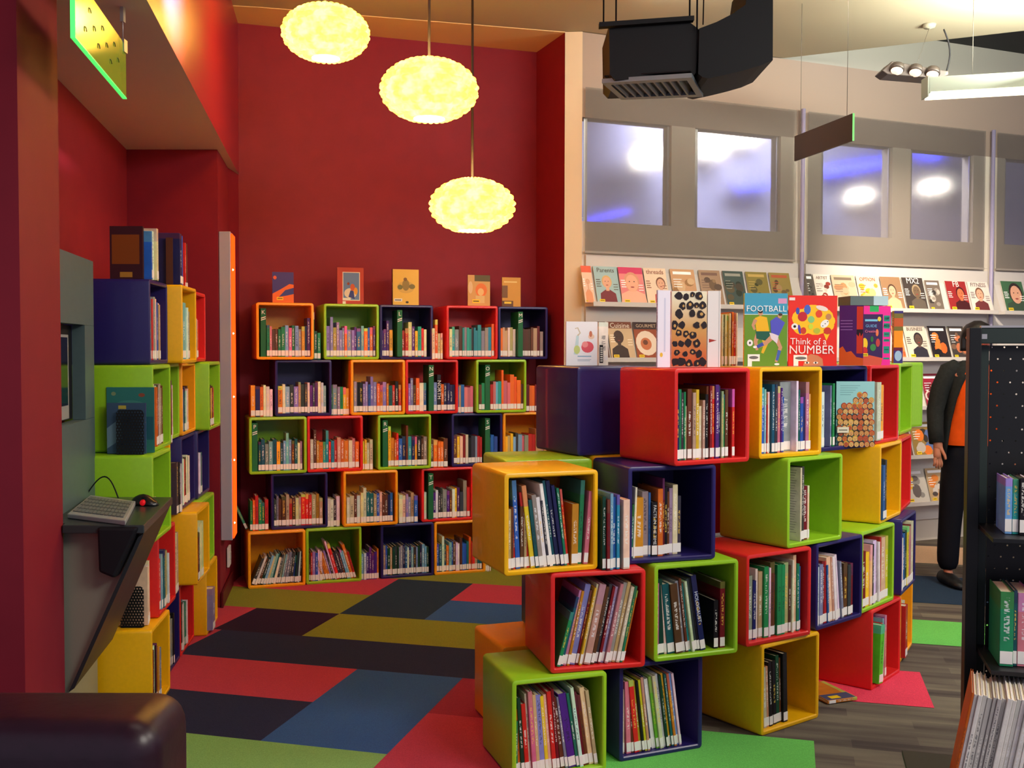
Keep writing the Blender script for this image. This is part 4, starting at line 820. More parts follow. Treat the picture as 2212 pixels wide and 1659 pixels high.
m0 = [(1264, 1286, 'magazine with an orange masthead, against the end of the red wall, top rack', art_portrait((232, 196, 170), (206, 150, 110), SKN, (226, 150, 110), band=(222, 90, 60))),
      (1291, 1342, 'pale blue magazine titled Parents', art_portrait((156, 186, 190), (210, 170, 110), SKN, (120, 40, 50), 'Parents', (96, 90, 80), tscale=.95)),
      (1345, 1397, 'pink magazine with a baby on its cover', art_portrait((226, 130, 130), (216, 150, 120), (236, 170, 140), (236, 176, 150), band=(206, 50, 100), face=1.5)),
      (1400, 1448, 'cream magazine titled threads', art_portrait((232, 206, 180), (120, 70, 50), SKN, (186, 70, 60), 'threads', (150, 90, 70), tscale=1.0, cx=.7)),
      (1458, 1510, 'magazine with a red and white masthead behind the leopard book, top rack', art_blocks((196, 150, 110), ((180, 120, 90), (150, 110, 70), (206, 170, 130)), seed=4)),
      (1520, 1566, 'tan magazine left of the dark teal one, top rack', art_blocks((160, 130, 106), ((110, 86, 66), (140, 110, 80), (90, 70, 60)), tcol=(120, 90, 80), seed=5)),
      (1572, 1616, 'dark teal magazine on the top rack', art_blocks((62, 78, 76), ((40, 50, 40), (90, 80, 60), (70, 60, 50)), tcol=(150, 150, 140), seed=6)),
      (1622, 1668, 'olive magazine on the top rack, above the football book', art_blocks((134, 120, 60), ((60, 60, 30), (90, 84, 50), (150, 130, 60)), tcol=(190, 160, 90), seed=7)),
      (1673, 1717, 'mustard magazine last before the first pole, top rack', art_blocks((146, 128, 70), ((90, 70, 50), (160, 130, 90), (110, 90, 60)), tcol=(180, 90, 60), seed=8))]
m1 = [(1752, 1766, 'narrow dark magazine just right of the first pole', art_blocks((90, 84, 78), ((60, 56, 50),), seed=9)),
      (1769, 1804, 'white magazine titled ARTIST', art_blocks((226, 216, 206), ((150, 60, 50), (120, 60, 50), (200, 190, 180)), 'ARTIST', (130, 110, 106), .95, 10)),
      (1808, 1858, 'plain tan magazine between the ARTIST and the yellow one', art_blocks((196, 172, 146), ((190, 160, 130), (200, 130, 90)), tcol=(120, 106, 90), seed=11)),
      (1862, 1909, 'white and yellow magazine with a red title, top rack', art_blocks((226, 206, 176), ((226, 170, 50), (200, 150, 60), (220, 190, 120)), 'OPTION', (206, 60, 50), .8, 12)),
      (1914, 1957, 'brown magazine with a woman, left of the MX2 one', art_portrait((150, 116, 86), (80, 60, 46), SKN, (206, 176, 140))),
      (1961, 2006, 'black magazine titled MX2 with a rider', art_portrait((66, 58, 54), (160, 140, 110), (110, 90, 70), (96, 86, 76), 'MX2', (236, 232, 226), tscale=1.2, cx=.6)),
      (2010, 2041, 'grey magazine with a white bike right of the MX2 one', art_blocks((110, 98, 88), ((190, 180, 170), (60, 54, 50), (150, 140, 130)), seed=13)),
      (2054, 2098, 'red and black magazine second from the second pole', art_portrait((150, 40, 40), (70, 20, 24), (200, 110, 70), (70, 24, 26), 'FB', (240, 230, 220), tscale=1.2, cx=.66)),
      (2103, 2146, 'white magazine titled FITNESS', art_portrait((230, 216, 206), (120, 80, 60), SKN, (110, 50, 50), 'FITNESS', (110, 90, 90), tscale=.85)),
      (2176, 2222, 'green magazine with a face at the right edge of the photo', art_portrait((64, 104, 70), (50, 36, 30), SKN, (60, 80, 60), face=1.5, cx=.6))]
for u0, u1, lb, art in m0 + m1: mag(0, u0, u1, lb, art, hh=.262 if u0 not in (2054, 2103, 2010) else .245)
m2 = [(1300, 1318, 'dark magazine edge behind the cream book on the purple cube', art_blocks((90, 50, 40), ((60, 30, 30),), seed=14)),
      (1322, 1374, 'food magazine titled Cuisine with a dark profile', art_portrait((206, 176, 140), (70, 46, 40), (70, 46, 40), (60, 40, 36), 'Cuisine', (240, 226, 206), band=(130, 70, 50), tscale=1.05, cx=.4)),
      (1378, 1432, 'food magazine with a white plate, left of the leopard book', lambda a, w, h, o, T: (a.rect(0, 0, w, h, (150, 70, 40)), a.rect(0, h * .8, w, h, (60, 36, 40)), a.ell(w * .45, h * .42, w * .43, h * .34, (232, 210, 190)), a.ell(w * .42, h * .4, w * .22, h * .17, (196, 110, 70)), a.ell(w * .4, h * .44, w * .1, h * .07, (110, 60, 40)), sticker(a, w * .08, h * .03, w * .12), cover_text(o, T, 'GOURMET', w * .17, w * .5, h * .89, (220, 190, 160), 1, 40))),
      (1940, 1960, 'orange magazine beside the end of the island top, second rack', art_blocks((226, 130, 80), ((230, 200, 180), (200, 90, 50)), seed=15)),
      (1966, 2012, 'white magazine with a walking figure, second rack', art_portrait((216, 200, 184), (40, 36, 40), (90, 70, 60), (50, 46, 56), 'BUSINESS', (70, 60, 60), tscale=.7, cx=.6)),
      (2018, 2058, 'black and orange magazine in the second rack, left of the dark one', art_blocks((40, 32, 34), ((236, 100, 40), (226, 120, 50), (30, 26, 30)), seed=16)),
      (2062, 2096, 'dark magazine with orange pictures, second rack beside the pole', art_blocks((64, 56, 52), ((190, 110, 70), (40, 36, 36), (120, 90, 70)), seed=17)),
      (2100, 2135, 'maroon magazine beside the black shelf unit, second rack', art_blocks((90, 30, 40), ((60, 24, 30), (150, 60, 50)), seed=18))]
for u0, u1, lb, art in m2: mag(1, u0, u1, lb, art, hh=.262)
m3 = [(1968, 2004, 'black and white magazine in the third rack down', art_portrait((206, 200, 190), (30, 28, 30), (110, 90, 70), (40, 40, 44), cx=.4)), (2006, 2050, 'crimson magazine in the third rack, beside the standing person', art_blocks((150, 36, 56), ((226, 200, 190), (110, 30, 40), (206, 150, 130)), seed=20)),
      (2056, 2100, 'grey magazine in the third rack, behind the person', art_blocks((150, 140, 130), ((90, 80, 80), (200, 190, 180)), seed=27))]
for u0, u1, lb, art in m3: mag(2, u0, u1, lb, art)
m4 = [(1960, 1978, 'dark magazine edge in the fourth rack', art_blocks((110, 70, 60), ((200, 190, 180), (150, 60, 50)), seed=21)), (1982, 2028, 'gold and orange magazine with a helmet, fourth rack', art_blocks((150, 120, 60), ((226, 120, 40), (190, 180, 170), (90, 110, 160), (60, 50, 40)), seed=22)), (2034, 2080, 'brown magazine in the fourth rack behind the person', art_blocks((110, 80, 60), ((60, 50, 50), (190, 160, 110)), seed=23))]
for u0, u1, lb, art in m4: mag(3, u0, u1, lb, art)
m5 = [(1967, 2014, 'pale magazine with a car, bottom rack', art_blocks((206, 200, 190), ((150, 146, 140), (110, 100, 96), (226, 180, 50)), seed=24)), (2018, 2060, 'yellow and grey magazine in the bottom rack', art_blocks((190, 160, 120), ((226, 130, 50), (80, 70, 66), (210, 200, 190)), seed=25))]
for u0, u1, lb, art in m5: mag(4, u0, u1, lb, art)

# ------------------------------------------------------------------ the cube shelves on the left
LS = 'cube shelves along the left wall'
LANG = 96.6
def lx(y, pr=0): return -1.50 - .115 * (y - 4.25) + pr
def lcube(col, y, lvl, pr, label, spec=None, where='', **kw):
    x = lx(y, pr); z = lvl * H + .0005 * lvl; cube(col, x, y, z, LANG, label, LS)
    if spec: shelf_row(spec, x, y, z + WALLT + .0005, LANG, where, 'books along the left wall', name='shelf_book', depth=170, ord_from='from near end', inset=.005, **kw)
def lgap(y, lvl, spec, where, pr=0):
    shelf_row(spec, lx(y, pr), y, lvl * H + .0005 * lvl + .0012, LANG, where, 'books along the left wall', name='shelf_book', depth=170, ord_from='from near end', start=0, inset=.0)
lcube('purple', 4.41, 4, .0, 'dark purple cube at the near end of the top row, left', 'g12h29 l20h27 r18h26 s30h27 T24h26 w26h26 b22h25 e24h24 w24h25', 'in the purple cube, top row, left')
lcube('yellow', 4.79, 4, .06, 'yellow cube in the top row, left', 'e20h22 k10h20 l90h26 w22h24 s22h22 b24h20', 'in the yellow cube, top row, left')
lgap(5.16, 4, 'l24h25 c20h20 w22h21', 'in the gap of the top row, left')
lcube('red', 5.27, 4, .02, 'red cube at the far end of the top row, left', 'w20h18 c28h20 k16h20 w20h20 y26h20 w24h20 n24h19 o20h20', 'in the red cube, top row, left')
lcube('green', 4.32, 3, .03, 'green cube with a broad side in the second row, left', 'X10h1 R18h26 w14h26 o22h25 c26h25 n20h26 w18h25 e20h26 r22h25 s20h24 n22h25', 'in the near green cube, second row, left')
lgap(4.695, 3, 'R22h25 b24h24', 'in the gap of the second row, left', .02)
lcube('green', 4.76, 3, -.02, 'recessed green cube in the middle of the second row, left', 'w20h24 c26h25 e20h24 n60h25 R30h26 w24h24 i24h24', 'in the recessed green cube, second row, left')
lcube('orange', 5.125, 3, -.01, 'orange cube in the second row, left', 'l22h22 w20h21 T24h22 o20h22 b26h22 w20h20 c24h21 n22h22', 'in the orange cube, second row, left')
lcube('green', 5.49, 3, .06, 'green cube jutting out at the far end of the second row, left', 'w18h22 k16h22 m22h21 y18h20 n22h21 w20h20 r22h20', 'in the jutting green cube, left wall')
lcube('green', 4.215, 2, .05, 'nearly empty green cube under the two teal books, left wall', 'X40h1 c26h16 r22h15 n18h14', 'in the nearly empty green cube, left wall')
lcube('yellow', 4.59, 2, -.03, 'recessed yellow cube in the third row, left')
lgap(4.96, 2, 'd50h25 k30h24 w26h23', 'in the gap of the third row, left')
lcube('purple', 5.10, 2, -.01, 'purple cube in the middle of the third row, left', 'c26h24 w22h23 s22h24 r24h22 n20h23 w28h24 y20h23 g24h22 w22h23', 'in the middle purple cube, third row, left')
lcube('purple', 5.47, 2, .0, 'purple cube at the far end of the third row, left', 'g12h27 w26h22 r22h21 w24h22 T24h22 w22h20', 'in the end purple cube, third row, left')
lcube('red', 4.44, 1, .02, 'red cube in the fourth row, left wall, behind the angled desk leg', 'X20h1 r40h22 l26h24 T30h25 y16h24 c22h23 e20h24 w22h22', 'in the red cube, fourth row, left')
lgap(4.81, 1, 'k16h24 w20h25 w20h26 c50h28 e40h28', 'in the gap of the fourth row, left')
lcube('yellow', 5.06, 1, .07, 'yellow cube jutting out in the fourth row, left', 'R24h24 k20h23 r20h24 w26h25 c30h27 c26h27', 'in the yellow cube, fourth row, left')
lcube('green', 5.44, 1, .03, 'green cube at the far end of the fourth row, left', 't24h24 w20h24 k22h23 T22h22 w26h22 n24h22', 'in the green cube, fourth row, left')
lcube('yellow', 4.26, 0, .03, 'yellow cube on the floor at the near end of the left wall shelves', 'X16h1 n20h24 k20h24 w26h25 k20h24 R22h25 m22h23 s20h22', 'in the near yellow cube, bottom row, left')
lgap(4.63, 0, 'd24h24 n30h26 w16h26', 'in the gap of the bottom row, left wall')
lcube('purple', 4.72, 0, -.02, 'purple cube on the floor, left wall', 'G22h23 w20h24 m22h22 s24h24 k22h24 g24h23 w22h24 s24h22 k20h24', 'in the purple cube, bottom row, left')
lcube('red', 5.09, 0, -.02, 'red cube on the floor, left wall', 'w20h24 k20h24 w24h23 s22h24 B24h22 w22h22 g24h22 w22h22', 'in the red cube, bottom row, left')
lcube('yellow', 5.47, 0, .04, 'yellow cube on the floor at the far end of the left wall', 'c24h24 v70h22I-30 w24h20', 'in the end yellow cube, bottom row, left')
# books on top
LT = 'books on top of the left wall shelves'
z5 = 5 * H + .0035
def lface(u0, u1, v0, v1, y, t, rgb, label, art, z, rz=0, x=None):
    p = at_y(u0, v1, y); q = at_y(u1, v1, y); hh = (v1 - v0) / F * y
    return face_out(p.x if x is None else x, y, z, rz, q.x - p.x, hh, t, rgb, 'shelf_book', label, 'book', LT, 0, art)
lface(237, 308, 491, 604, 4.44, 16, (70, 34, 40), 'dark brown book with an orange square cover, on the top purple cube, left wall', lambda a, w, h, o, T: (a.rect(0, 0, w, h, (66, 30, 38)), a.rect(w * .06, h * .28, w * .9, h * .84, (140, 70, 26)), a.rect(w * .3, h * .03, w * .68, h * .13, (186, 130, 50))), z5)
shelf_row('b14h20 y10h20 w34h21 c30h22 l20h20 w18h21', lx(4.47), 4.47, z5, LANG, 'on the top purple cube, left wall', LT, name='shelf_book', start=0, inset=.0, depth=150, ord_from='from near end')
lface(358, 372, 500, 600, 4.80, 10, (86, 48, 36), 'brown book standing behind the blue one, top of the left wall', lambda a, w, h, o, T: a.rect(0, 0, w, h, (96, 56, 40)), z5)
shelf_row('B40h23 p20h24 b22h23', lx(4.83, .05), 4.83, z5, LANG, 'on the top yellow cube, left wall', LT, name='shelf_book', start=0, inset=.01, depth=150, ord_from='from near end')
shelf_row('r22h24 n24h24', lx(5.31), 5.31, z5, LANG, 'of the pair on the top red cube, left wall', LT, name='shelf_book', start=0, inset=.02, depth=130, ord_from='from near end')
# teal books and the mesh bookend on the ledge
z3 = 3 * H + .003
lface(232, 333, 843, 985, 4.295, 14, (40, 110, 110), 'large teal book facing us on the ledge of the green cubes, left wall', lambda a, w, h, o, T: (a.rect(0, 0, w, h, (52, 122, 116)), a.rect(0, h * .2, w, h * .55, (40, 96, 110)), a.ell(w * .75, h * .88, w * .07, h * .03, (150, 80, 60)), a.ell(w * .15, h * .9, w * .05, h * .03, (130, 150, 110)), a.ell(w * .5, h * .74, w * .3, h * .06, (70, 140, 130))), z3)
lface(232, 316, 876, 986, 4.255, 10, (60, 90, 130), 'smaller blue book in front of the teal one, left wall ledge', lambda a, w, h, o, T: (a.rect(0, 0, w, h, (60, 84, 112)), a.poly([(0, h * .1), (w * .4, h * .3), (w * .35, h * .7), (0, h * .5)], (110, 140, 160)), a.rect(w * .3, h * .88, w * .5, h * .95, (190, 170, 70))), z3)
mesh_m = bpy.data.materials.new('perforated_black_steel'); mesh_m.use_nodes = True; nt = mesh_m.node_tree; L_ = nt.links
pb = nt.nodes['Principled BSDF']; pb.inputs['Base Color'].default_value = (.006, .006, .009, 1); pb.inputs['Roughness'].default_value = .45
def perforate(m, scale, rad):
    nt = m.node_tree; L_ = nt.links; pb = nt.nodes['Principled BSDF']
    tc = nt.nodes.new('ShaderNodeTexCoord'); sp = nt.nodes.new('ShaderNodeSeparateXYZ'); L_.new(tc.outputs['Object'], sp.inputs[0])
    def M(op, a, b=None):
        n = nt.nodes.new('ShaderNodeMath'); n.operation = op
        for i, x in enumerate((a, b)):
            if x is None: continue
            if isinstance(x, (int, float)): n.inputs[i].default_value = x
            else: L_.new(x, n.inputs[i])
        return n.outputs[0]
    zz = M('MULTIPLY', sp.outputs['Z'], scale); row = M('FLOOR', zz); sh = M('MULTIPLY', M('MODULO', row, 2), .5)
    xx = M('ADD', M('MULTIPLY', sp.outputs['X'], scale), sh)
    dx = M('SUBTRACT', M('FRACT', M('ADD', xx, 50)), .5); dz = M('SUBTRACT', M('FRACT', zz), .5)
    d = M('SQRT', M('ADD', M('MULTIPLY', dx, dx), M('MULTIPLY', dz, dz))); hole = M('LESS_THAN', d, rad)
    tr = nt.nodes.new('ShaderNodeBsdfTransparent'); mx = nt.nodes.new('ShaderNodeMixShader'); L_.new(hole, mx.inputs[0]); L_.new(pb.outputs[0], mx.inputs[1]); L_.new(tr.outputs[0], mx.inputs[2])
    L_.new(mx.outputs[0], nt.nodes['Material Output'].inputs[0])
perforate(mesh_m, 85, .27)
def bookend(u0, u1, v0, v1, y, z, label, depth=.05):
    p = at_y(u0, v1, y); q = at_y(u1, v1, y); hh = (v1 - v0) / F * y; w = q.x - p.x
    o = empty('bookend', (p.x, y, z)); b = MB(); n = 5; r = .018
    pts = [(0, 0), (w, 0)] + [(w - r + r * math.cos(R(90 * i / n)), hh - r + r * math.sin(R(90 * i / n))) for i in range(n + 1)] + [(r - r * math.sin(R(90 * i / n)), hh - r + r * math.cos(R(90 * i / n))) for i in range(n + 1)]
    b.extr([(x, 0, zz) for x, zz in pts], (0, .0012, 0)); b.build('upright_plate', mesh_m, o)
    b = MB(); b.box(.004, w - .004, -depth * .3, depth, 0, .0012); b.build('base_plate', BLACKM, o)
    tag(o, label, 'bookend', 'perforated black bookends')
bookend(252, 312, 893, 990, 4.235, z3 - .0012, 'perforated black bookend holding the teal books, left wall ledge', .01)
bookend(262, 313, 1273, 1362, 4.30, H + .0015, 'perforated black bookend on the floor-level yellow cube, left wall', .03)
shelf_row('c18h24 w30h24 c20h26', lx(4.33, 0), 4.325, H + .0025, LANG, 'beside the lower black bookend, left wall', 'books along the left wall', name='shelf_book', depth=150, start=0, inset=.0, ord_from='from near end')

# ------------------------------------------------------------------ catalogue kiosk on the left
KT = mat('kiosk_grey_green', (84, 104, 106), .42, .4, noise=.04, nscale=30)
DARK = mat('kiosk_charcoal', (40, 46, 50), .4, .4)
kx = lambda y: -1.67 + .18 * (4.2 - y)
ks = empty('catalogue_kiosk', (kx(3.48), 3.48, 0)); base = Vector((kx(3.48), 3.48, 0))
def kp(y, z, off=0): return (kx(y) + off - base.x, y - base.y, z)
zt = at_y(203, 568, 4.2).z
b = MB()
def slab(y0, y1, z0, z1, o0=0, o1=-.05): b.extr([kp(y0, z0, o0), kp(y1, z0, o0), kp(y1, z1, o0), kp(y0, z1, o0)], (o1 - o0, 0, 0))
slab(3.48, 4.20, 1.60, zt); slab(3.48, 4.20, .903, 1.235); slab(4.04, 4.20, 1.236, 1.599); slab(3.48, 3.50, 1.236, 1.599)
b.build('side_panel', KT, ks)
b = MB(); slab(3.48, 4.20, 0, .902); b.build('lower_panel', mat('kiosk_pale_grey', (150, 152, 136), .35, .4, .2), ks)
b = MB(); b.extr([kp(3.50, 1.24, -.051), kp(4.04, 1.24, -.051), kp(4.04, 1.598, -.051), kp(3.50, 1.598, -.051)], (-.02, 0, 0)); b.build('screen_recess', BLACKM, ks)
b = MB(); b.extr([kp(3.50, 1.25, -.03), kp(3.90, 1.25, -.03), kp(3.90, 1.56, -.03), kp(3.50, 1.56, -.03)], (-.02, 0, 0)); mon = b.build('monitor', mat('monitor_silver', (170, 176, 176), .4, .5, .3), ks)
b = MB(); b.extr([kp(3.50, 1.30, -.028), kp(3.88, 1.30, -.028), kp(3.88, 1.55, -.028), kp(3.50, 1.55, -.028)], (-.003, 0, 0)); b.build('screen', mat('screen_glass', (20, 30, 30), .12, .5), mon)
WZ = .93
b = MB(); wt = [(-1.475 - base.x, 3.43 - base.y, WZ), (-1.206 - base.x, 3.43 - base.y, WZ), (-1.326 - base.x, 4.09 - base.y, WZ), kp(4.09, WZ), kp(3.465, WZ), (PX(3.465) + .004 - base.x, 3.465 - base.y, WZ)]
b.extr([(p[0], p[1], WZ) for p in wt], (0, 0, -.028)); b.build('worktop', mat('worktop_black', (46, 56, 58), .3, .5), ks, bevel=.003)
A1, A2 = Vector((-1.21, 3.44, .902)), Vector((-1.33, 4.08, .902)); B1 = at_y(163, 1490, 3.47); B2 = Vector((B1.x - .112, 4.10, B1.z - .01))
b = MB(); b.extr([tuple(Vector(p) - base) for p in ((-1.492, 3.485, .901), (-1.222, 3.485, .901), (B1.x - .012, 3.485, B1.z + .01), (B1.x - .05, 3.485, .30), (-1.54, 3.485, .30))], (0, .008, 0)); b.build('end_panel', mat('kiosk_pale_grey', (150, 152, 136), .35, .4, .2), ks)
b = MB(); b.extr([tuple(p - base) for p in (A1, A2, B2, B1)], (-.02, 0, -.014)); b.build('slanting_leg', DARK, ks)
b = MB(); b.extr([tuple(q_ - base) for q_ in (at_y(209, 1142, 3.42), at_y(300, 1142, 3.42), at_y(248, 1254, 3.42), at_y(213, 1240, 3.42))], (0, .05, 0)); b.build('cable_box', BLACKM, ks, bevel=.01)
tag(ks, 'grey-green public computer kiosk with a black worktop, beside the red pillar', 'kiosk')
kb = empty('keyboard', (0, 0, 0)); P = [at_z(u, v, WZ + .012) for u, v in ((146, 1116), (272, 1131), (294, 1088), (196, 1075))]
b = MB(); b.extr([(p.x, p.y, WZ + .001) for p in P], (0, 0, .016)); b.build('keyboard_case', mat('keyboard_silver', (150, 158, 160), .45, .4), kb, bevel=.003)
def kq(s, t): a = P[0].lerp(P[1], s); c = P[3].lerp(P[2], s); return a.lerp(c, t)
for r_ in range(5):
    b = MB(); n = 13
    for c_ in range(n):
        s0, s1, t0, t1 = .05 + .9 * c_ / n, .05 + .9 * (c_ + .86) / n, .12 + .16 * r_, .12 + .16 * (r_ + .82)
        q = [kq(s0, t0), kq(s1, t0), kq(s1, t1), kq(s0, t1)]; b.extr([(p.x, p.y, WZ + .0165) for p in q], (0, 0, .004))
    b.build('key_row', mat('key_grey', (110, 118, 120), .5), kb)
tag(kb, 'silver keyboard lying on the kiosk worktop', 'keyboard')
mp = at_z(314, 1088, WZ + .01); ms = empty('computer_mouse', (mp.x, mp.y, WZ + .001), R(-20))
b = MB(); rings = []
for k in range(8):
    t = k / 7; wv = .031 * math.sqrt(max(.02, 1 - (2 * t - 1) ** 2 * .9)); hv = .036 * math.sin(math.pi * min(.95, t * .8 + .16)) + .004
    rings.append([(-.055 + .11 * t, wv * math.cos(a), max(0, hv * math.sin(a))) for a in [math.pi * i / 10 for i in range(11)]])
b.loft(rings, 0, True, True); b.build('mouse_body', mat('mouse_black', (22, 22, 26), .25, .5), ms)
b = MB(); b.lathe([(.0, -.002), (.012, 0), (.010, .006), (0, .008)], 12, c=(0, 0, 0)); o = b.build('red_side_light', mat('mouse_red', (200, 20, 30), .3, emit=(220, 20, 30), estr=.3), ms, (.012, -.026, .012), (R(75), 0, 0))
tag(ms, 'black computer mouse with a red side, on the kiosk worktop', 'mouse')
b = MB(); c0_ = at_z(186, 1076, WZ + .003); c1_ = at_z(256, 1080, WZ + .003)
b.tube([tuple(c0_.lerp(c1_, t) + Vector((0, .03 * math.sin(t * 3.1), .075 * math.sin(math.pi * t) + .003))) for t in [i / 14 for i in range(15)]], .0028, 6)
tag(b.build('cable_loop', BLACKM), 'thin black cable looping over the back of the kiosk worktop', 'cable')

# ------------------------------------------------------------------ leather armchair at the lower left
lea = mat('maroon_leather', (40, 12, 30), .36, .45, noise=.12, nscale=40, bump=.15)
def rbox(name, x0, x1, y0, y1, z0, z1, r, parent, m=lea):
    b = MB(); b.box(x0, x1, y0, y1, z0, z1); me = b.mesh(name, m); bm = bmesh.new(); bm.from_mesh(me); bmesh.ops.bevel(bm, geom=list(bm.edges), offset=r, segments=6, profile=.5, affect='EDGES'); bm.to_mesh(me); bm.free()
    for p in me.polygons: p.use_smooth = True
    return link(name, me, parent)
ac = empty('armchair', (-1.05, 1.4, 0)); ay = .45
rbox('backrest', -.43, .47, .28, .50, .14, .895, .055, ac); rbox('seat', -.30, .34, -.35, .275, .12, .44, .05, ac); rbox('armrest', -.43, -.305, -.38, .275, .10, .62, .05, ac); rbox('armrest', .345, .47, -.38, .275, .10, .62, .05, ac)
for x_ in (-.36, .40):
    for y_ in (-.30, .42): b = MB(); b.lathe([(.022, 0), (.026, .13)], 12, c=(x_, y_, 0)); b.build('leg', BLACKM, ac)
tag(ac, 'dark maroon leather armchair, its back cut off at the lower left', 'armchair')

# ------------------------------------------------------------------ light-edged display panel on the left return wall
dp = empty('light_box', (-1.700, 6.11, .39)); dx_ = -.169
b = MB(); b.extr([(.0, 0, 0), (.068, 0, 0), (.068 + dx_ * .20, .20, 0), (dx_ * .20, .20, 0)], (0, 0, 1.80)); b.build('casing', mat('panel_grey', (176, 168, 184), .5, .4), dp, bevel=.004)
b = MB(); b.extr([(.069, .006, .012), (.075, .006, .012), (.075 + dx_ * .19, .196, .012), (.069 + dx_ * .19, .196, .012)], (0, 0, 1.776)); b.build('glowing_face', mat('led_orange_red', (255, 70, 10), .5, emit=(255, 62, 8), estr=2.2), dp)
for k in range(5):
    for j in range(1):
        b = MB(); b.lathe([(0, -.006), (.006, 0), (0, .006)], 8); b.build('white_led', mat('led_white', (255, 240, 220), .5, emit=(255, 230, 200), estr=7), dp, (.078 + dx_ * (.03 + .12 * j), .03 + .12 * j, .10 + .37 * k + .12 * j))
tag(dp, 'tall grey-edged panel glowing orange, on the wall left of the cube shelves', 'light panel')
so_ = empty('wall_socket', (-1.745, 6.40, .17)); b = MB(); b.extr([(0, 0, 0), (.014, 0, 0), (.014 + dx_ * .12, .12, 0), (dx_ * .12, .12, 0)], (0, 0, .12)); b.build('cover_plate', mat('socket_white', (226, 222, 222), .4), so_, bevel=.002)
b = MB(); b.extr([(.0145 + dx_ * .04, .04, .04), (.019 + dx_ * .04, .04, .04), (.019 + dx_ * .08, .08, .04), (.0145 + dx_ * .08, .08, .04)], (0, 0, .045)); b.build('rocker', mat('rocker_grey', (190, 190, 190), .4), so_)
tag(so_, 'white double socket low on the wall under the glowing panel', 'socket')

# ------------------------------------------------------------------ pendant lamps
def shade_mat():
    m = bpy.data.materials.new('glowing_petal_shade'); m.use_nodes = True; nt = m.node_tree; L = nt.links; N = nt.nodes.new
    nt.nodes.remove(nt.nodes['Principled BSDF'])
    tc = N('ShaderNodeTexCoord'); nz = N('ShaderNodeTexNoise'); nz.inputs['Scale'].default_value = 16; nz.inputs['Detail'].default_value = 2; L.new(tc.outputs['Object'], nz.inputs['Vector'])
    cr = N('ShaderNodeValToRGB'); e = cr.color_ramp.elements; e[0].position = .42; e[0].color = (1.0, .76, .05, 1); e[1].position = .66; e[1].color = (1.0, .93, .36, 1); L.new(nz.outputs['Fac'], cr.inputs[0])
    em = N('ShaderNodeEmission'); em.inputs['Strength'].default_value = .95; L.new(cr.outputs[0], em.inputs['Color'])
    df = N('ShaderNodeBsdfTranslucent'); df.inputs['Color'].default_value = (.8, .5, .06, 1); tr = N('ShaderNodeBsdfTransparent'); tr.inputs['Color'].default_value = (1, .86, .5, 1)
    m1 = N('ShaderNodeMixShader'); m1.inputs[0].default_value = .3; L.new(df.outputs[0], m1.inputs[1]); L.new(tr.outputs[0], m1.inputs[2])
    ad = N('ShaderNodeAddShader'); L.new(m1.outputs[0], ad.inputs[0]); L.new(em.outputs[0], ad.inputs[1]); L.new(ad.outputs[0], nt.nodes['Material Output'].inputs[0]); return m
SHM = shade_mat()
def pendant_shade():
    b = MB(); rings = []; NP = 22; rows_ = 11; n = NP * 6; sub = 5
    for r_ in range(rows_ * sub + 1):
        t = r_ / (rows_ * sub); ph = R(-70) + R(150) * t; k = int(min(r_, rows_ * sub - 1) / sub); f = (t * rows_) % 1
        rr = []
        for i in range(n):
            th = 2 * math.pi * i / n; pu = abs(math.sin(NP * (th + (k % 2) * math.pi / NP) / 2 * 1.0)); bulge = .075 * math.sqrt(pu) * math.sin(math.pi * min(1, max(0, f))) + .01 * f
            q = 1 + bulge; rr.append((.216 * math.cos(ph) * q * math.cos(th), .216 * math.cos(ph) * q * math.sin(th), .138 * math.sin(ph) * q))
        rings.append(rr)
    b.loft(rings, 0, False, True); return b.mesh('petal_shade', SHM)
shade = pendant_shade()
cordm = mat('twisted_black_cord', (40, 30, 26), .6)
for (u, v, y, lb) in ((701, 73, 5.55, 'yellow petal pendant lamp hanging highest, at the left'), (925, 196, 4.93, 'yellow petal pendant lamp in the middle, the nearest and largest'), (1019, 445, 5.60, 'yellow petal pendant lamp hanging lowest, at the right')):
    c = at_y(u, v, y); o = empty('pendant_lamp', c)
    link('petal_shade', shade, o)
    b = MB(); b.lathe([(.002, -.134), (.074, -.134), (.074, -.127), (.002, -.127)], 24); b.build('bottom_disc', mat('lamp_white_hot', (255, 250, 200), .5, emit=(255, 244, 170), estr=2.2), o)
    b = MB(); b.tube([(0, 0, .136), (0, 0, CZ - c.z - .01)], .007, 6); b.build('cord', cordm, o)
    b = MB(); b.lathe([(.0, -.028), (.05, -.025), (.055, -.001), (0, -.001)], 16, c=(0, 0, CZ - c.z)); b.build('ceiling_rose', cordm, o)
    tag(o, lb, 'pendant lamp', 'yellow pendant lamps')
    l = light('pendant_light', 'POINT', c + Vector((0, 0, .01)), 21, (1, .66, .28), None, .08)

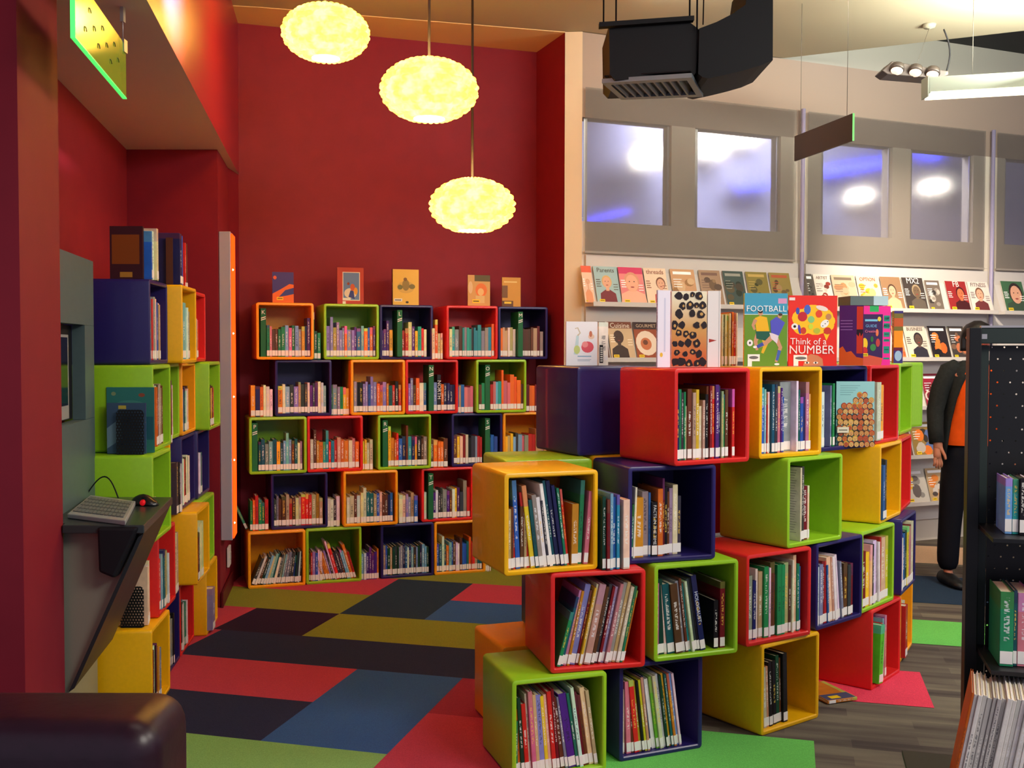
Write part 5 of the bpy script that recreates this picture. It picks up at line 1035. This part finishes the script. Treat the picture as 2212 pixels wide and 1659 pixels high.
# ------------------------------------------------------------------ hanging signs
acr = mat('lime_acrylic', (126, 160, 40), .12, .5, emit=(110, 150, 30), estr=.12); edg = mat('glowing_green_edge', (90, 255, 120), .3, emit=(80, 250, 110), estr=.85)
s0, s1 = Vector((-1.195, 2.90, 0)), Vector((-1.312, 3.60, 0))
e = empty('hanging_sign', s0); d = s1 - s0; zb, zt2 = 2.36, 2.535
b = MB(); b.extr([(0, 0, zb), (d.x, d.y, zb), (d.x, d.y, zt2), (0, 0, zt2)], (-.010, -.002, 0)); b.build('acrylic_panel', acr, e)
b = MB(); b.extr([(.0015, 0, zb - .004), (d.x + .0015, d.y, zb - .004), (d.x + .0015, d.y, zb), (.0015, 0, zb)], (-.013, -.002, 0)); b.build('bottom_edge', edg, e)
b = MB(); b.extr([(.0015, -.004, zb - .004), (.0015, 0, zb - .004), (.0015, 0, zt2), (.0015, -.004, zt2)], (-.013, 0, 0)); b.build('side_edge', edg, e)
for k in range(9):   # faint curly marks printed on the panel
    b = MB(); t = .16 + .08 * k; zz = zb + .05 + .035 * ((k * 5) % 3)
    b.tube([(d.x * t + .001, d.y * t + .012 * math.cos(a), zz + .012 * math.sin(a)) for a in [i * .7 for i in range(6)]], .0016, 5); b.build('printed_mark', mat('sign_ink', (96, 110, 50), .6), e)
for t in (.06, .96):
    b = MB(); b.box(d.x * t - .012, d.x * t + .006, d.y * t - .015, d.y * t + .015, zt2 - .03, zt2 + .012); b.tube([(d.x * t - .004, d.y * t, zt2), (d.x * t - .004, d.y * t, SZ)], .0015, 5); b.box(d.x * t - .010, d.x * t + .002, d.y * t - .01, d.y * t + .01, SZ - .05, SZ - .0005); b.build('hanger', SILVER, e)
tag(e, 'lime green acrylic sign with glowing edges hanging under the beige soffit', 'sign')
g0, g1 = at_y(1714, 348, 6.62), at_y(1839, 300, 5.98); e = empty('hanging_sign', (g0.x, g0.y, 0)); d = g1 - g0; zb = (g0.z + g1.z) / 2; zt2 = zb + .155
b = MB(); b.extr([(0, 0, zb), (d.x, d.y, zb), (d.x, d.y, zt2), (0, 0, zt2)], (.010, .003, 0)); b.build('sign_board', mat('sign_dark_grey', (66, 56, 54), .4), e)
b = MB(); b.extr([(d.x, d.y - .004, zb), (d.x + .011, d.y - .004, zb), (d.x + .011, d.y - .004, zt2), (d.x, d.y - .004, zt2)], (0, .003, 0)); b.build('side_edge', mat('dim_green_edge', (90, 200, 90), .3, emit=(70, 180, 70), estr=.35), e)
for t in (.1, .9): b = MB(); b.tube([(d.x * t + .005, d.y * t, zt2 - .005), (d.x * t + .005, d.y * t, CZ)], .0016, 5); b.build('wire', WIRE, e)
tag(e, 'dark rectangular sign hanging on two wires in front of the windows', 'sign')

# ------------------------------------------------------------------ black air duct with its grille
DY = 4.85
dm = mat('duct_black', (7, 9, 15), .6, .2)
du_ = empty('air_duct', at_y(1400, 170, DY)); o0 = du_.location.copy()
def dpoly(name, pts, y0, th, m=dm):
    b = MB(); b.extr([tuple(at_y(u, v, y0) - o0) for u, v in pts], (0, th, 0)); return b.build(name, m, du_)
dpoly('duct_box', [(1313, 54), (1484, 44), (1507, 62), (1501, 156), (1492, 166), (1326, 172), (1315, 160)], DY, .36)
bow = [(1508, 60), (1545, 46), (1580, 28), (1608, 8), (1618, -60), (1667, -60), (1667, 128), (1640, 140), (1605, 150), (1565, 160), (1527, 168), (1515, 165), (1506, 158)]
dpoly('duct_elbow', bow, DY - .02, .40)
dpoly('hanging_rail', [(1292, 47), (1497, 32), (1497, 42), (1292, 57)], DY - .04, .04)
for u, v in ((1301, 52), (1328, 48), (1487, 36), (1503, 62), (1516, 52)):
    b = MB(); p = at_y(u, v, DY - .02) - o0; b.tube([tuple(p), (p.x + (.012 if u == 1516 else 0), p.y, CZ - o0.z)], .004 if u < 1510 else .003, 6); b.build('hanging_rod', dm, du_)
G = [at_z(u, v, 2.735) - o0 for u, v in ((1298, 179), (1492, 166), (1517, 208), (1340, 215))]
def gp(s, t): return G[0].lerp(G[1], s).lerp(G[3].lerp(G[2], s), t)
b = MB()
for (s0_, s1_, t0_, t1_) in ((0, 1, 0, .13), (0, 1, .87, 1), (0, .07, .13, .87), (.93, 1, .13, .87)): b.extr([tuple(gp(s, t)) for s, t in ((s0_, t0_), (s1_, t0_), (s1_, t1_), (s0_, t1_))], (0, 0, .02))
b.build('grille_frame', mat('grille_grey', (110, 120, 126), .4, .4, .4), du_)
b = MB()
for k in range(9):
    s = .10 + .09 * k; b.extr([tuple(gp(s, .13)), tuple(gp(s + .02, .13)), tuple(gp(s + .02, .87)), tuple(gp(s, .87))], (.02, 0, .03))
b.build('louvres', mat('louvre_grey', (86, 94, 100), .4, .4, .4), du_)
b = MB(); b.extr([tuple(gp(s, t) + Vector((0, 0, .032))) for s, t in ((.02, .04), (.98, .04), (.98, .96), (.02, .96))], (0, 0, .006)); b.build('grille_back', dm, du_)
tag(du_, 'black air duct with a grey louvred grille hanging from the ceiling', 'air duct')

# ------------------------------------------------------------------ ceiling spot bar and linear light on the right
hy = 6.55
hb_ = empty('spot_bar', at_y(1975, 150, hy)); o1 = hb_.location.copy(); fr = mat('spot_frame_dark', (70, 62, 60), .4, .4, .3)
b = MB(); b.extr([tuple(at_y(u, v, hy) - o1) for u, v in ((1903, 150), (1925, 129), (2047, 150), (2047, 158), (2030, 167), (1915, 158))], (0, .14, 0)); b.build('bar_frame', fr, hb_, bevel=.005)
for k, (u, v) in enumerate(((1935, 150), (1975, 154), (2012, 158))):
    p = at_y(u, v, hy - .02) - o1; s = empty('x', (0, 0, 0)); bpy.data.objects.remove(s)
    b = MB(); b.lathe([(.05, 0), (.058, .012), (.05, .05), (.02, .06)], 18, 0); hd = b.build('lamp_head', fr, hb_, tuple(p), (R(-22), R(16), 0)); hd.scale = (.78, .78, .78)
    b = MB(); b.lathe([(.0, -.012), (.04, -.010), (.046, -.001), (0, -.0005)], 18, 0); b.build('reflector', mat('spot_glow', (255, 214, 190), .4, emit=(255, 206, 176), estr=1.3), hd)
pc = at_z(2005, 50, CZ - .002) - o1
b = MB(); b.tube([(pc.x, pc.y, pc.z - .02), (0.02, .05, .03)], .0015, 5); b.build('wire', WIRE, hb_)
b = MB(); b.lathe([(0, -.03), (.035, -.022), (.045, 0), (0, 0)], 18, c=tuple(pc)); b.build('ceiling_cup', mat('cup_grey', (150, 146, 130), .5), hb_)
q0 = at_y(2042, 152, hy + .03) - o1; q1 = at_y(2036, 60, hy + .03) - o1
b = MB(); b.tube([tuple(q0.lerp(q1, t) + Vector((.03 * math.sin(math.pi * t), 0, 0))) for t in [i / 10 for i in range(11)]], .005, 6); b.build('cable', BLACKM, hb_)
tag(hb_, 'bar of three small tilted spotlights hanging at the upper right', 'spotlight')
ly = 6.3; lf = empty('linear_light', at_y(2004, 205, ly)); o2 = lf.location.copy(); far = at_y(2420, 198, ly - .25) - o2
lb_m = mat('fixture_grey', (120, 128, 120), .5, .3)
b = MB(); b.extr([(0, 0, .02), (0, .09, .02), (0, .09, .115), (0, 0, .115)], (far.x, far.y, 0)); b.build('fixture_body', lb_m, lf, bevel=.004)
b = MB(); b.extr([(-.008, -.006, .0), (-.008, .096, .0), (-.008, .096, .12), (-.008, -.006, .12)], (.007, 0, 0)); b.build('end_plate', lb_m, lf)
b = MB(); b.extr([(.01, -.004, -.004), (.01, .086, -.004), (.01, .086, .026), (.01, -.004, .026)], (far.x - .02, far.y, 0)); b.build('lit_diffuser', mat('tube_glow', (255, 250, 215), .5, emit=(255, 250, 214), estr=2.0), lf)
b = MB()
for t in (.25, .8):
    b = MB(); b.tube([(far.x * t, far.y * t + .045, .115), (far.x * t, far.y * t + .045, CZ - o2.z)], .002, 5); b.build('wire', WIRE, lf)
tag(lf, 'long grey strip light with a glowing underside, cut off at the right edge', 'light fitting')

# ------------------------------------------------------------------ black steel book stack at the right
RY = 3.0; st_ = mat('steel_black', (16, 18, 22), .42, .4); st2 = mat('steel_dark_green', (38, 50, 48), .45, .4)
SA = -15
rs = empty('steel_book_stack', (1.300, RY, 0), R(SA))
def sp_(x, y):
    c, q = math.cos(R(SA)), math.sin(R(SA)); return 1.300 + x * c - y * q, RY + x * q + y * c
ztop = 1.572
b = MB(); b.box(0, .032, -.03, .03, 0, ztop); b.build('upright_post', st_, rs, bevel=.002)
b = MB(); b.box(.034, 1.10, -.004, .02, ztop - .045, ztop); b.build('top_rail', st2, rs, bevel=.002)
b = MB(); b.box(.034, 1.10, -.006, .02, ztop, ztop + .006); b.build('rail_lip', SILVER, rs)
pm2 = st_.copy(); pm2.name = 'steel_black_perforated'; perforate(pm2, 30, .075)
b = MB(); b.box(.034, .060, .0205, .024, .05, ztop - .05); b.build('back_margin', st2, rs)
b = MB(); b.box(.061, 1.10, .0205, .0225, .05, ztop - .05); b.build('perforated_back', pm2, rs)
b = MB(); b.box(.036, .050, -.0055, -.0045, ztop - .032, ztop - .018); b.build('bolt', SILVER, rs)
for z in (1.012, .660, .330): b = MB(); b.box(-.16 if z < .5 else .034, 1.10, -.24 if z > .5 else -.40, .019, z - .012, z); b.build('shelf', st_, rs, bevel=.001)
b = MB(); b.box(1.10, 1.13, -.03, .03, 0, ztop); b.build('upright_post', st_, rs)
tag(rs, 'black perforated steel book stack at the right edge of the photo', 'book stack')
GR = 'books in the black steel stack'
shelf_row('l18h15 t16h15 k14h15 w8h15 k14h15 m18h15 R16h15 k20h15', *sp_(.075, -.17), 1.013, SA, 'on the upper shelf of the black stack', GR, name='stack_book', start=0, inset=0, depth=130)
shelf_row('g34h20 T10h20 i36h20 v22h20 w30h20 w26h20 c20h20', *sp_(.062, -.19), .661, SA, 'on the middle shelf of the black stack', GR, name='stack_book', start=0, inset=0, depth=150)
shelf_row('o6h31L10 ' + ' '.join('w%dh30L10' % (9 + (k * 5) % 4) for k in range(20)), *sp_(-.085, -.36), .331, SA - 8, 'on the low shelf of the black stack', 'magazines leaning in the black steel stack', name='stack_magazine', start=0, inset=0, depth=210, noun='magazine')
gb = face_out(*sp_(.24, -.13), 1.19, -20, .15, .20, 8, (150, 200, 180), 'stack_book', 'pale green book tilted at the right edge in the black stack', 'book', None, 10, lambda a, w, h, o, T: a.rect(0, 0, w, h, (170, 214, 196)), 28)
b = MB(); b.box(-.05, .16, -.02, .10, -.008, 0); bb_ = b.build('shelf', st_, rs); bb_.location = (.27, -.11, 1.178)

# ------------------------------------------------------------------ the standing person
def skin(name, chains, m, parent, sub=1):
    """chains: lists of (x, y, z, r); chains after the first start at an existing joint"""
    vs = []; rs_ = []; es = []; idx = {}
    for ch in chains:
        pv = None
        for (x, y, z, r) in ch:
            k = (round(x, 4), round(y, 4), round(z, 4))
            if k not in idx: idx[k] = len(vs); vs.append((x, y, z)); rs_.append(r)
            i = idx[k]
            if pv is not None and pv != i: es.append((pv, i))
            pv = i
    me = bpy.data.meshes.new(name); me.from_pydata(vs, es, []); o = bpy.data.objects.new(name, me); COL.objects.link(o)
    mod = o.modifiers.new('skin', 'SKIN'); mod.use_smooth_shade = True
    for i, r in enumerate(rs_): me.skin_vertices[0].data[i].radius = (r, r) if not isinstance(r, tuple) else r
    me.skin_vertices[0].data[0].use_root = True
    o.modifiers.new('sub', 'SUBSURF').levels = sub; o.modifiers['sub'].render_levels = sub
    dg = bpy.context.evaluated_depsgraph_get(); me2 = bpy.data.meshes.new_from_object(o.evaluated_get(dg)); bpy.data.objects.remove(o)
    me2.materials.clear(); me2.materials.append(m)
    for p in me2.polygons: p.use_smooth = True
    return link(name, me2, parent)
SKM = mat('skin', (186, 120, 92), .55, .3); JK = mat('jacket_dark_grey', (40, 42, 42), .85, .1, noise=.15, nscale=60); OR = mat('orange_top', (226, 84, 20), .8, .1, noise=.08, nscale=20); TR = mat('black_trousers', (20, 20, 28), .85, .1); HR = mat('dark_hair', (26, 18, 20), .5, .3); SH = mat('black_shoes', (14, 14, 18), .5)
pe = empty('person', (2.95, 6.75, 0.004), R(8))
P0 = (0, 0, .92, .115)
chs = [[P0, (0, 0, 1.05, .10), (.01, 0, 1.2, .12), (.02, 0, 1.34, .12), (.03, -.005, 1.42, .05), (.035, -.01, 1.475, .045), (.04, -.02, 1.54, .072), (.04, -.02, 1.60, .078), (.04, -.015, 1.645, .055)]]
for sg in (-1, 1):
    shd = (.02 + sg * .165, 0, 1.375, .052); el = (.0 + sg * .225 , .02, 1.13, .040); wr = (sg * .252, -.045, .90, .026); pm = (sg * .262, -.06, .845, .024)
    chs.append([(.02, 0, 1.34, .12), shd, (sg * .20, .01, 1.25, .046), el, (sg * .24, -.01, 1.02, .035), wr, pm])
    kn = (sg * .275, -.068, .815, .018)
    for j, (dx, dy, dz, cv) in enumerate(((-.022, -.012, -.052, .006), (-.008, -.016, -.060, .008), (.006, -.012, -.056, .008), (.018, -.004, -.044, .008))):
        bx, by, bz = sg * (.262 + dx * .9), -.062 + dy * .4, .812
        chs.append([pm, (bx, by, bz, .0105), (bx + sg * dx * .25, by - .010, bz + dz * .5, .0088), (bx + sg * dx * .3, by - .004 + cv, bz + dz, .0072)])
    chs.append([wr, (sg * .236, -.075, .868, .012), (sg * .226, -.092, .838, .010), (sg * .224, -.098, .812, .008)])
    hp = (sg * .085, 0, .86, .070); chs.append([P0, hp, (sg * .115, -.01, .68, .058), (sg * .132, -.012, .48, .046), (sg * .138, .0, .30, .042), (sg * .142, .008, .10, .032), (sg * .145, -.04, .045, .024), (sg * .15, -.10, .035, .02)])
bd = skin('body', chs, SKM, pe, 1)
b = MB(); b.lathe([(0, -.008), (.009, -.004), (.006, .022), (0, .026)], 8, c=(.04, -.099, 1.575)); b.build('nose', SKM, pe)
for sg in (-1, 1):
    b = MB(); b.lathe([(0, -.005), (.010, 0), (0, .005)], 10, c=(.04 + sg * .030, -.086, 1.60)); b.build('eye', mat('eye_dark', (30, 22, 20), .2), pe)
    b = MB(); b.lathe([(0, -.028), (.014, 0), (0, .028)], 10, c=(.04 + sg * .079, -.018, 1.585)); b.build('ear', SKM, pe)
b = MB(); b.box(.018, .062, -.094, -.084, 1.539, 1.546); b.build('mouth', mat('lips', (150, 66, 62), .5), pe, bevel=.002)
b = MB(); n = 20; rings = []
for k in range(9):
    t = k / 8; z = 1.50 + .195 * t; rr = .1 * math.sqrt(max(0, 1 - max(0, (t - .45) / .56) ** 2)) + .002
    rings.append([(.04 + rr * 1.0 * math.cos(2 * math.pi * i / n), .002 + rr * 1.08 * math.sin(2 * math.pi * i / n) * (.72 if math.sin(2 * math.pi * i / n) < 0 and t < .62 else 1) + (.03 if math.sin(2 * math.pi * i / n) < -.2 and t < .62 else 0), z) for i in range(n)])
b.loft(rings, 0, True, True); b.build('hair', HR, pe)
def ring(cx, cy, z, rx, ry, n=24, a0=0, a1=360): return [(cx + rx * math.cos(R(a0 + (a1 - a0) * i / (n if a1 - a0 == 360 else n - 1))), cy + ry * math.sin(R(a0 + (a1 - a0) * i / (n if a1 - a0 == 360 else n - 1))), z) for i in range(n)]
b = MB(); b.loft([ring(0, 0, .90, .172, .135), ring(0, 0, 1.0, .168, .132), ring(.01, -.01, 1.15, .155, .128), ring(.02, -.02, 1.28, .165, .138), ring(.02, -.01, 1.37, .165, .11), ring(.03, 0, 1.43, .07, .065)], 0, False); b.build('orange_top', OR, pe)
b = MB(); rg = []
for z, rx, ry, op, cx in ((.80, .195, .160, 80, 0), (.92, .188, .155, 76, 0), (1.05, .180, .148, 70, 0), (1.2, .178, .150, 60, .01), (1.32, .182, .148, 44, .02), (1.39, .178, .112, 28, .02), (1.44, .08, .078, 26, .03)):
    o_ = ring(cx, 0, z, rx, ry, 26, -90 + op, 270 - op); i_ = ring(cx, 0, z, rx - .012, ry - .012, 26, -90 + op, 270 - op); rg.append(o_ + i_[::-1])
b.loft(rg, 0, True, True)
for sg in (-1, 1): b.tube([(.02 + sg * .12, 0, 1.40), (.02 + sg * .172, .0, 1.375), (sg * .205, .01, 1.26), (sg * .232, .02, 1.12), (sg * .248, -.012, 1.01), (sg * .255, -.042, .915)], [.052, .062, .058, .053, .049, .046], 14)
b.build('jacket', JK, pe)
tr_ = [[(0, 0, .95, .14), (0, 0, .88, .14)]]
for sg in (-1, 1): tr_.append([(0, 0, .88, .14), (sg * .095, 0, .80, .10), (sg * .12, -.01, .62, .088), (sg * .136, -.01, .42, .076), (sg * .142, .0, .20, .072), (sg * .143, .0, .075, .073)])
skin('trousers', tr_, TR, pe, 1)
for sg in (-1, 1):
    b = MB(); b.loft([[(sg * .148 + .046 * w_ * math.cos(2 * math.pi * i / 14), y_, max(0, zc + hz * math.sin(2 * math.pi * i / 14))) for i in range(14)] for y_, w_, zc, hz in ((.07, .5, .035, .035), (.05, .9, .04, .042), (-.02, 1, .04, .045), (-.10, 1.05, .03, .032), (-.16, .9, .022, .024), (-.19, .4, .016, .014))], 0, True); b.build('shoe', SH, pe)
tag(pe, 'person in a dark jacket, orange top and black trousers standing behind the black stack', 'person')

# ------------------------------------------------------------------ lettering on a few spines
def spine_title(prefix, txt, size, rgb):
    for o in bpy.data.objects:
        if str(o.get('label', '')).startswith(prefix):
            t = o.dimensions; bb_ = [Vector(c) for c in o.bound_box]; T = max(c.x for c in bb_); Z = max(c.z for c in bb_)
            text('spine_title', txt, size, flat(rgb), o, (T / 2, -.0012, Z * .58), (Matrix.Rotation(R(90), 3, 'Y') @ Matrix.Rotation(R(90), 3, 'X')).to_euler(), .0003)
            return
    print('NO SPINE', prefix)
spine_title('navy book, twelfth from left in the green cube of the island second row', 'HOLOCAUST', .020, (214, 224, 240))
spine_title('black book, sixth from left in the purple cube of the island third row', 'FACTS IN THE TIME', .017, (226, 226, 226))
